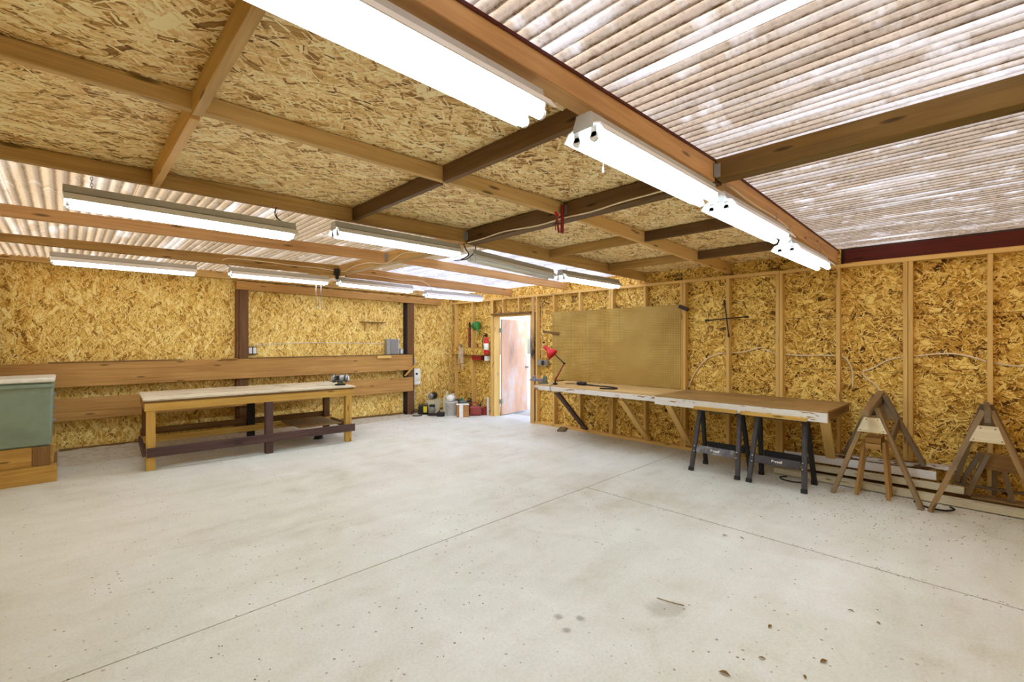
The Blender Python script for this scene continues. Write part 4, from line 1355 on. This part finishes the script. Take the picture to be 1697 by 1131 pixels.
# narrow bench 1
b1 = thing('wall_bench', 'narrow pale topped bench with chipped white front under the pegboard', 'workbench', (-0.5, -4.5, 0))
boxmm('bench_top', (-0.965, -5.60, 0.842), (-0.098, -3.46, 0.862), 'ply_top', b1, bv=0.002, grain=1)
boxmm('front_board', (-0.985, -5.595, 0.775), (-0.947, -3.46, 0.8415), 'white_chip', b1, bv=0.003, grain=1)
for yy in (-3.86, -5.02):
    boxmm('bearer', (-0.945, yy - 0.045, 0.752), (-0.092, yy - 0.005, 0.840), 'stud', b1, bv=0.002)
bar('brace', (-0.86, -3.83, 0.75), (-0.10, -3.83, 0.06), 0.04, 0.09, 'bench_purple', b1, up=(0, 1, 0))
bar('brace', (-0.86, -5.0, 0.74), (-0.10, -5.0, 0.06), 0.04, 0.09, 'stud', b1, up=(0, 1, 0))
# bench 2
b2 = thing('wall_bench', 'brown topped bench with chipped white front resting on two dark plastic sawhorses', 'workbench', (-0.55, -6.5, 0), 0.0)
B2 = Tr(-1.01, -5.61, 0) @ Rz(-0.028)
boxmm('bench_top', (-0.005, -1.87, 0.846), (0.955, -0.0, 0.866), 'brown_top', b2, B2, 0.002, 1)
boxmm('front_board', (-0.024, -1.87, 0.752), (0.014, -0.0, 0.8455), 'white_chip', b2, B2, 0.003, 1)
boxmm('end_board', (0.016, -1.868, 0.775), (0.9, -1.83, 0.8445), 'sill', b2, B2, 0.003)
boxmm('bearer', (0.016, -0.16, 0.775), (0.9, -0.12, 0.8445), 'stud', b2, B2, 0.003)
boxmm('ledge_strip', (-0.058, -1.02, 0.747), (-0.026, -0.53, 0.785), 'bench_yellow', b2, B2, 0.003, 1)
boxmm('ledge_strip', (-0.058, -1.70, 0.747), (-0.026, -1.06, 0.785), 'bench_yellow', b2, B2, 0.003, 1)
bar('brace', (-0.85, -5.69, 0.76), (-0.10, -5.64, 0.09), 0.04, 0.09, 'stud', b2, up=(0, 1, 0))
bar('brace', (-0.80, -7.40, 0.74), (-0.10, -7.33, 0.13), 0.04, 0.09, 'stud', b2, up=(0, 1, 0))

# plastic sawhorses
def plastic_sawhorse(yc, label):
    o = thing('plastic_sawhorse', label, 'sawhorse', (-0.83, yc, 0), 0, 'dark plastic sawhorses under the brown bench')
    F = T(o)
    W = 0.27
    boxmm('top_rail', (-0.035, -W, 0.70), (0.035, W, 0.745), 'black_plastic', o, F, 0.006)
    for sx in (-1, 1):
        mat = 'black_plastic' if sx < 0 else 'black'
        for sy in (-1, 1):
            bm = bmesh.new()
            p0, p1 = Vector((sx * 0.21, sy * (W - 0.005), 0.0)), Vector((sx * 0.035, sy * (W - 0.04), 0.715))
            m, L = bar_matrix(p0, p1, (0, 1, 0))
            add_box(bm, (L, 0.032, 0.044))
            add_box(bm, (L * 0.98, 0.010, 0.052), (0, 0.014, 0))
            bevel(bm, 0.004)
            leg = obj('leg', bm, mat, o, F @ m)
            add = bmesh.new()
            add_box(add, (0.045, 0.042, 0.056), (-L / 2 + 0.0225, 0, 0))
            bevel(add, 0.004)
            obj('foot', add, 'black_rubber', leg, F @ m)
        xr = sx * 0.158
        rl = box('shelf_rail', (0.018, 2 * W - 0.10, 0.085), (xr, 0, 0.265), ('scuffed_sheen_plastic' if sx < 0 and yc > -6.6 else mat), o, F, Ry(-sx * 0.235), 0.004)
        bm = bmesh.new()
        for sy in (-1, 1):
            for dz in (-0.03, 0.03):
                add_cyl(bm, 0.006, 0.005, (xr - sx * -0.008 + sx * (-dz * 0.24), sy * (W - 0.028), 0.265 + dz), (xr + sx * 0.024 - sx * dz * 0.24, sy * (W - 0.028), 0.265 + dz + 0.004), 8)
        obj('rivet', bm, 'white_plastic', rl, F)
    # white lettering on the front rail
    cu = bpy.data.curves.new('lettering', 'FONT')
    cu.body = 'Bersoll'
    cu.size = 0.037
    cu.extrude = 0.0006
    cu.offset = 0.0012
    cu.shear = 0.15
    cu.align_x = 'CENTER'
    cu.align_y = 'CENTER'
    cu.materials.append(MT['paper'])
    lt = bpy.data.objects.new('lettering', cu)
    # text plane faces -x, reads along -y
    m = F @ Tr(-0.1695, 0.0, 0.267) @ Ry(0.235) @ Rz(-PI / 2) @ Rx(PI / 2)
    COL.objects.link(lt)
    bpy.context.view_layer.update()
    lm = bpy.data.meshes.new_from_object(lt.evaluated_get(bpy.context.evaluated_depsgraph_get()))
    bpy.data.objects.remove(lt)
    lm.materials.clear()
    lm.materials.append(MT['paper'])
    lt = bpy.data.objects.new('lettering', lm)
    put(lt, m, [c for c in o.children if c.name.startswith('shelf_rail')][0])
    return o


plastic_sawhorse(-6.355, 'dark plastic sawhorse with scuffed rail and painted-in sheen, left one under the brown bench')
plastic_sawhorse(-7.005, 'dark plastic sawhorse with clean grey rail, right one under the brown bench')

# things on bench 1
VM = Tr(-0.84, -3.53, 0.863) @ Rz(2.3)
vs_ = thing('bench_vise', 'grey green bench vise at the door end of the narrow bench', 'vise', (-0.84, -3.53, 0.863), 2.3)
box('base', (0.16, 0.12, 0.025), (0, 0, 0.0125), 'grey_green', vs_, VM, bv=0.006)
box('fixed_jaw', (0.07, 0.12, 0.10), (-0.03, 0, 0.075), 'grey_green', vs_, VM, bv=0.01)
box('slide', (0.20, 0.05, 0.045), (0.07, 0, 0.06), 'blue_grey', vs_, VM, bv=0.005)
box('moving_jaw', (0.06, 0.12, 0.09), (0.15, 0, 0.085), 'blue_grey', vs_, VM, bv=0.01)
cyl('screw', 0.010, 0.010, (0.18, 0, 0.06), (0.235, 0, 0.06), 'steel', vs_, 10, VM)
cyl('handle_bar', 0.006, 0.006, (0.225, -0.08, 0.06), (0.225, 0.08, 0.06), 'steel', vs_, 8, VM)
# red desk lamp
dl = thing('desk_lamp', 'red clamp lamp with folding arm on the narrow bench', 'lamp', (-0.84, -3.80, 0.863))
box('clamp', (0.06, 0.05, 0.03), (-0.86, -3.80, 0.879), 'black', dl, bv=0.004)
boxmm('clamp_jaw', (-1.00, -3.825, 0.768), (-0.83, -3.775, 0.772), 'black', dl, bv=0)
cyl('clamp_post', 0.012, 0.012, (-0.86, -3.80, 0.89), (-0.86, -3.80, 0.93), 'black', dl, 10)
for d in (-0.012, 0.012):
    cyl('lower_arm', 0.005, 0.005, (-0.86 + d, -3.79, 0.92), (-0.74 + d * .6, -3.885, 1.195), 'dark_red', dl, 8)
cyl('spring', 0.004, 0.004, (-0.875, -3.77, 0.93), (-0.80, -3.845, 1.06), 'red', dl, 6)
cyl('elbow', 0.014, 0.014, (-0.74, -3.872, 1.20), (-0.74, -3.902, 1.20), 'dark_iron', dl, 10)
cyl('upper_arm', 0.010, 0.008, (-0.74, -3.887, 1.20), (-0.80, -3.74, 1.345), 'dark_iron', dl, 8)
HM = Tr(-0.80, -3.70, 1.36) @ Rz(2.1) @ Ry(0.75)
bm = bmesh.new()
add_lathe(bm, [(0.0, 0.17), (0.03, 0.168), (0.034, 0.16), (0.034, 0.085), (0.05, 0.07), (0.085, 0.02), (0.098, -0.03), (0.094, -0.03), (0.080, 0.02), (0.045, 0.065), (0.0, 0.075)], 20)
obj('lamp_shade', bm, 'red', dl, Tr(-0.83, -3.70, 1.355) @ Rx(-0.75) @ Ry(-0.25), smooth=True)
bm = bmesh.new()
add_tube(bm, smooth_path([(-0.88, -3.79, 0.87), (-0.99, -3.80, 0.85), (-1.0, -3.85, 0.76), (-0.98, -3.98, 0.73), (-0.86, -4.1, 0.74)], 4), 0.004, 5)
obj('cord', bm, 'black', dl, smooth=True)
# corded black tool
st = thing('soldering_gun', 'black corded tool lying on the narrow bench right of the red lamp', 'tool', (-0.6, -4.1, 0.863))
bm = bmesh.new()
add_box(bm, (0.07, 0.16, 0.055), (0, 0, 0.028))
bevel(bm, 0.016)
obj('body', bm, 'black', st, Tr(-0.62, -4.14, 0.863) @ Rz(0.15))
tube('cord', smooth_path([(-0.62, -4.22, 0.88), (-0.60, -4.38, 0.872), (-0.61, -4.58, 0.872), (-0.66, -4.80, 0.872), (-0.78, -4.86, 0.872), (-0.86, -4.74, 0.872), (-0.87, -4.66, 0.872)], 5), 0.011, 'black_rubber', st, 6)
tube('lead', smooth_path([(-0.60, -4.06, 0.88), (-0.55, -3.98, 0.868), (-0.56, -3.88, 0.868), (-0.63, -3.82, 0.868)], 4), 0.006, 'black', st, 5)
# outlet box right of the door
ob = thing('wall_outlet', 'grey metal outlet box on the stud wall between door and red lamp', 'outlet', (-0.05, -2.80, 1.09))
boxmm('box', (-0.085, -2.93, 1.10), (-0.013, -2.70, 1.205), 'galvanised', ob, bv=0.004)
boxmm('receptacle', (-0.09, -2.87, 1.11), (-0.0855, -2.81, 1.195), 'black', ob, bv=0.002)
boxmm('switch', (-0.098, -2.91, 1.12), (-0.0855, -2.885, 1.19), 'steel', ob, bv=0.002)
cable('wall_cable', [(-0.02, -2.76, 1.205), (-0.018, -2.76, 1.5), (-0.018, -2.755, 2.0), (-0.018, -2.76, 2.38)], 0.005, 'cable_white', 'white cable dropping to the outlet box right of the door')
# cables in the stud bays
WC = -0.012
for i, (lab, pts) in enumerate((
    ('white cable rising from the brown bench in the bay right of the pegboard', [(WC - .02, -5.60, 0.90), (WC, -5.68, 1.1), (WC, -5.84, 1.30), (WC, -6.0, 1.375), (WC, -6.13, 1.40)]),
    ('white cable crossing the bay behind the lug wrench', [(WC, -6.19, 1.402), (WC, -6.34, 1.415), (WC, -6.5, 1.465), (WC, -6.56, 1.48)]),
    ('short white cable left of the double stud right of the wrench', [(WC, -6.60, 1.45), (WC, -6.68, 1.42), (WC, -6.73, 1.40)]),
    ('straight white cable in the second bay right of the wrench', [(WC, -6.83, 1.39), (WC, -7.0, 1.385), (WC, -7.2, 1.39), (WC, -7.36, 1.388)]),
    ('white cable end drooping above the right corner of the brown bench', [(WC, -7.41, 1.385), (WC, -7.46, 1.34), (WC, -7.505, 1.22), (WC, -7.51, 1.03)]),
    ('white cable kinking above the leaning sawhorse', [(WC, -7.95, 1.39), (WC, -7.82, 1.35), (WC, -7.68, 1.25), (WC, -7.61, 1.22), (WC, -7.62, 1.16), (WC, -7.72, 1.07), (WC, -7.77, 0.98)]),
    ('white cable arching across the bay above the right sawhorse', [(WC, -8.04, 1.397), (WC, -8.2, 1.425), (WC, -8.35, 1.43), (WC, -8.5, 1.39), (WC, -8.565, 1.355)]),
    ('white cable at the right edge of the stud wall', [(WC, -8.62, 1.35), (WC, -8.75, 1.325), (WC, -9.0, 1.32), (WC, -9.18, 1.34)]))):
    cable('wall_cable', pts, 0.0085, 'cable_white', lab)
# lug wrench
lw = thing('lug_wrench', 'dark four way lug wrench hanging on a stud above the brown bench', 'wrench', (-0.10, -6.15, 1.85))
c0 = Vector((-0.105, -6.165, 1.855))
for (p, q) in (((-0.105, -6.125, 2.11), (-0.105, -6.185, 1.61)), ((-0.105, -5.87, 1.845), (-0.105, -6.43, 1.875))):
    bm = bmesh.new()
    p, q = Vector(p), Vector(q)
    d = (q - p).normalized()
    add_cyl(bm, 0.008, 0.008, p, q, 8)
    for e, s in ((p, 1), (q, -1)):
        add_cyl(bm, 0.014, 0.013, e, e + d * s * 0.05, 8)
    obj('spoke', bm, 'dark_iron', lw)
tube('nail', [(-0.0905, -6.17, 1.905), (-0.13, -6.175, 1.91)], 0.004, 'steel', lw, 5)
# offcut on floor by the sill
tag(box('wood_offcut', (0.30, 0.13, 0.03), (0, 0, 0), 'grey_wood', None, Tr(-0.22, -3.42, 0.0165) @ Rz(0.5), bv=0.003), 'brown wood offcut on the floor at the foot of the stud wall by the door', 'offcut')

# ================================================================== lumber along the right wall
LG = 'salvaged lumber along the stud wall'


def lumber(p0, p1, w, h, mat, label, name='lumber'):
    tag(bar(name, p0, p1, w, h, mat), label, 'lumber', LG)


lumber((-0.43, -6.83, 0.040), (-0.40, -9.6, 0.040), 0.10, 0.062, 'cream_trim', 'cream board lowest and foremost in the lumber along the wall')
lumber((-0.29, -6.95, 0.035), (-0.27, -9.6, 0.035), 0.13, 0.065, 'sill', 'brown board on the floor behind the foremost cream board')
lumber((-0.165, -6.9, 0.04), (-0.155, -9.6, 0.04), 0.10, 0.075, 'grey_wood', 'grey board on the floor right against the stud wall')
lumber((-0.325, -6.86, 0.117), (-0.295, -8.42, 0.130), 0.09, 0.055, 'cream_trim', 'cream board second up, ending between the two sawhorses')
lumber((-0.245, -6.88, 0.200), (-0.215, -8.22, 0.213), 0.025, 0.085, 'white_trim', 'bright white trim board on edge ending before the right sawhorse')
lumber((-0.16, -6.95, 0.20), (-0.14, -8.15, 0.225), 0.10, 0.035, 'sill', 'thin brown board under the peeling white board')
lumber((-0.14, -7.28, 0.248), (-0.115, -8.40, 0.292), 0.09, 0.042, 'peeling', 'peeling white board topmost at the back of the lumber')
lumber((-0.17, -8.33, 0.165), (-0.18, -9.5, 0.165), 0.05, 0.02, 'grey_wood', 'thin grey lath behind the legs of the right sawhorse')
lumber((-0.25, -8.46, 0.083), (-0.24, -9.5, 0.083), 0.14, 0.02, 'old_wood', 'flat weathered board under the right small sawhorse')

# wooden sawhorses
def leg_bar(name, foot, head, w, h, mat, parent, side):
    return bar(name, foot, head, w, h, mat, parent, up=(1, 0, 0))


w1 = thing('wooden_sawhorse', 'wooden sawhorse with beige gusset tilted up onto the lumber by the brown bench', 'sawhorse', (-0.75, -7.8, 0))
bar('beam', (-1.02, -7.765, 0.868), (-0.06, -7.77, 0.992), 0.06, 0.05, 'old_wood', w1)
bar('under_rail', (-0.74, -7.79, 0.855), (-0.10, -7.79, 0.935), 0.03, 0.06, 'grey_wood', w1)
for s, fy in ((1, -7.465), (-1, -8.15)):
    bar('leg', (-0.77, fy, 0.0), (-0.745, -7.79 + s * 0.028, 0.90), 0.038, 0.075, 'old_wood', w1, up=(1, 0, 0))
bar('leg', (-0.22, -8.13, 0.30), (-0.235, -7.82, 0.985), 0.085, 0.038, 'grey_wood', w1, up=(0, 1, 0.4))
bar('leg', (-0.22, -7.47, 0.30), (-0.235, -7.74, 0.985), 0.085, 0.038, 'grey_wood', w1, up=(0, 1, -0.4))
bm = bmesh.new()
add_prism(bm, [(-0.062, 0.145), (0.058, 0.145), (0.118, 0.0), (-0.118, 0.0)], 0.012, Rz(PI / 2))
gus = obj('gusset', bm, 'gusset', w1, Tr(-0.796, -7.785, 0.665))
bm = bmesh.new()
for yy, zz in ((-0.045, 0.125), (0.042, 0.125), (-0.09, 0.02), (0.09, 0.02)):
    add_cyl(bm, 0.005, 0.005, (-0.0065, yy, zz), (-0.009, yy, zz), 6)
obj('screw', bm, 'dark_iron', gus, Tr(-0.796, -7.785, 0.665))
bm = bmesh.new()
add_prism(bm, [(-0.06, 0.2), (0.06, 0.2), (0.15, 0.0), (-0.15, 0.0)], 0.014, Rz(PI / 2))
obj('gusset', bm, 'old_wood', w1, Tr(-0.205, -7.78, 0.72))
bar('side_brace', (-0.72, -7.93, 0.60), (-0.24, -7.93, 0.72), 0.022, 0.11, 'grey_wood', w1)

w2 = thing('wooden_sawhorse', 'wooden sawhorse with beige gusset standing at the right edge before the stud wall', 'sawhorse', (-0.75, -8.56, 0))
bar('beam', (-0.80, -8.57, 0.915), (-0.10, -8.565, 0.915), 0.04, 0.115, 'grey_wood', w2)
for s, fy in ((1, -8.205), (-1, -8.93)):
    bar('leg', (-0.765, fy, 0.0), (-0.735, -8.568 + s * 0.026, 0.955), 0.038, 0.085, 'old_wood', w2, up=(1, 0, 0))
    bar('leg', (-0.20, -8.36 if s > 0 else -8.86, 0.2), (-0.17, -8.568 + s * 0.026, 0.955), 0.038, 0.085, 'grey_wood', w2, up=(1, 0, 0))
bm = bmesh.new()
add_prism(bm, [(-0.062, 0.14), (0.058, 0.14), (0.112, 0.0), (-0.104, 0.0)], 0.012, Rz(PI / 2))
gus = obj('gusset', bm, 'gusset', w2, Tr(-0.79, -8.57, 0.69))
bm = bmesh.new()
for yy, zz in ((-0.045, 0.12), (0.042, 0.12), (-0.085, 0.02), (0.085, 0.02)):
    add_cyl(bm, 0.005, 0.005, (-0.0065, yy, zz), (-0.009, yy, zz), 6)
obj('screw', bm, 'dark_iron', gus, Tr(-0.79, -8.57, 0.69))
bm = bmesh.new()
add_prism(bm, [(-0.06, 0.2), (0.06, 0.2), (0.13, 0.0), (-0.13, 0.0)], 0.014, Rz(PI / 2))
obj('gusset', bm, 'old_wood', w2, Tr(-0.13, -8.565, 0.68))

# small nested sawhorses
n1 = thing('small_sawhorse', 'small yellow wooden sawhorse tucked under the tilted sawhorse', 'sawhorse', (-0.62, -7.78, 0))
boxmm('beam', (-0.70, -7.845, 0.485), (-0.47, -7.72, 0.54), 'pine_dark', n1, bv=0.003)
boxmm('beam', (-0.70, -7.845, 0.545), (-0.47, -7.72, 0.60), 'pine_dark', n1, bv=0.003)
for s, fy in ((1, -7.645), (-1, -7.90)):
    bar('leg', (-0.68, fy, 0.0), (-0.66, -7.785 + s * 0.078, 0.56), 0.03, 0.045, 'pine_dark', n1, up=(1, 0, 0))
    bar('leg', (-0.51, fy, 0.0), (-0.50, -7.785 + s * 0.078, 0.56), 0.03, 0.045, 'pine_dark', n1, up=(1, 0, 0))
n2 = thing('small_sawhorse', 'small weathered sawhorse with wide dark beam under the right sawhorse', 'sawhorse', (-0.3, -8.6, 0.1))
bar('beam', (-0.27, -8.52, 0.44), (-0.24, -8.86, 0.42), 0.045, 0.15, 'sill', n2)
bar('leg', (-0.33, -8.44, 0.105), (-0.28, -8.575, 0.50), 0.038, 0.055, 'grey_wood', n2, up=(1, 0, 0))
bar('leg', (-0.31, -8.73, 0.105), (-0.285, -8.68, 0.36), 0.038, 0.065, 'grey_wood', n2, up=(1, 0, 0))
bar('leg', (-0.16, -8.40, 0.18), (-0.20, -8.53, 0.50), 0.038, 0.055, 'grey_wood', n2, up=(1, 0, 0))
bar('leg', (-0.15, -8.62, 0.11), (-0.20, -8.62, 0.37), 0.038, 0.065, 'grey_wood', n2, up=(1, 0, 0))

# black cable loops on the floor
cable('floor_hose', [(-0.53, -6.98, 0.008), (-0.60, -6.93, 0.008), (-0.68, -6.98, 0.008), (-0.70, -7.08, 0.008), (-0.66, -7.16, 0.008)], 0.008, 'black_rubber', 'black hose loop on the floor beside the right plastic sawhorse', 'hose')
cable('floor_hose', [(-0.56, -8.08, 0.008), (-0.68, -8.18, 0.008), (-0.68, -8.3, 0.008), (-0.58, -8.36, 0.008), (-0.52, -8.33, 0.008)], 0.008, 'black_rubber', 'black hose end on the floor between the two large sawhorses', 'hose')

# ================================================================== leaves and litter
def leaf_mesh(L):
    bm = bmesh.new()
    n = 5
    top, bot = [], []
    for k in range(n + 1):
        t = k / n
        w = L * 0.2 * math.sin(PI * min(1, t * 1.02 + 0.0)) ** 0.8 if 0 < k < n else 0.001
        z = 0.004 + L * 0.12 * math.sin(PI * t) * R.uniform(0.6, 1.2)
        top.append(bm.verts.new((L * (t - 0.5), w, z + w * 0.35)))
        bot.append(bm.verts.new((L * (t - 0.5), -w, z + w * 0.30)))
    for k in range(n):
        bm.faces.new((bot[k], bot[k + 1], top[k + 1], top[k]))
    bmesh.ops.solidify(bm, geom=bm.faces[:], thickness=0.0012)
    return mesh_of('fallen_leaf', bm, 'leaf')


lvs = [((-2.664, -7.10), 0.05, 'dark curled leaf left of a pair beside the floor joint'), ((-2.615, -7.211), 0.05, 'reddish curled leaf right of a pair beside the floor joint'),
       ((-3.686, -7.727), 0.055, 'brown leaf alone in the middle of the right hand floor'), ((-4.229, -7.693), 0.07, 'brown leaf at the bottom edge, leftmost of the lower leaves'),
       ((-3.798, -7.996), 0.06, 'tan leaf pair piece near the bottom edge of the floor'), ((-3.193, -8.006), 0.045, 'small dark leaf right of the brown leaf'),
       ((-3.224, -8.133), 0.04, 'small leaf close to the dark one at lower right'), ((-3.989, -7.78), 0.045, 'small dark leaf just above the bottom edge'), ((-3.983, -7.96), 0.04, 'small leaf touching the bottom right of the view')]
for (p, L, lab) in lvs:
    me = leaf_mesh(L * 0.75)
    o = put(bpy.data.objects.new('fallen_leaf', me), Tr(p[0], p[1], 0.0) @ Rz(R.uniform(0, 6)))
    tag(o, lab, 'leaf', 'fallen leaves on the concrete')
tag(tube('twig', [(-3.87, -7.16, 0.004), (-3.86, -7.23, 0.006), (-3.83, -7.31, 0.004)], 0.0025, 'leaf', None, 5), 'thin straight twig on the bare concrete', 'twig')

bm = bmesh.new()


def chip(x, y, s):
    a = R.uniform(0, 2 * PI)
    e = R.uniform(0.35, 1.0)
    h = R.uniform(0.1, 0.4) * s
    c, sn = math.cos(a), math.sin(a)
    base = [(s, 0), (0, s * e), (-s, 0), (0, -s * e)]
    lo = [bm.verts.new((x + u * c - v * sn, y + u * sn + v * c, 0.0003)) for u, v in base]
    hi = bm.verts.new((x, y, h + 0.0006))
    for k in range(4):
        bm.faces.new((lo[k], lo[(k + 1) % 4], hi))


for _ in range(900):
    chip(R.uniform(XL, 0), R.uniform(-9.5, 0), R.choice((0.003, 0.004, 0.005, 0.007)))
for _ in range(1400):                                    # dense beside the stud wall and lumber
    chip(-0.1 - abs(R.gauss(0, 0.55)), R.uniform(-9.5, -3.2), R.choice((0.003, 0.004, 0.006, 0.009)))
for _ in range(700):                                     # around and under the benches
    chip(R.uniform(-6.5, -0.3), -0.2 - abs(R.gauss(0, 0.7)), R.choice((0.003, 0.004, 0.006, 0.010)))
for _ in range(350):                                     # before the sawhorses
    chip(R.gauss(-1.3, 0.35), R.gauss(-7.7, 0.6), R.choice((0.003, 0.005, 0.008)))
for _ in range(160):                                     # along the joint
    chip(R.gauss(-2.463, 0.02), R.uniform(-8.9, -5.6), R.choice((0.003, 0.004, 0.006)))
for _ in range(120):
    chip(R.gauss(-5.9, 0.4), R.gauss(-6.2, 0.6), R.choice((0.003, 0.004, 0.006)))
tag(obj('wood_chips', bm, 'chips', None), 'scattered wood chips and crumbs over the concrete', 'debris', kind='stuff')
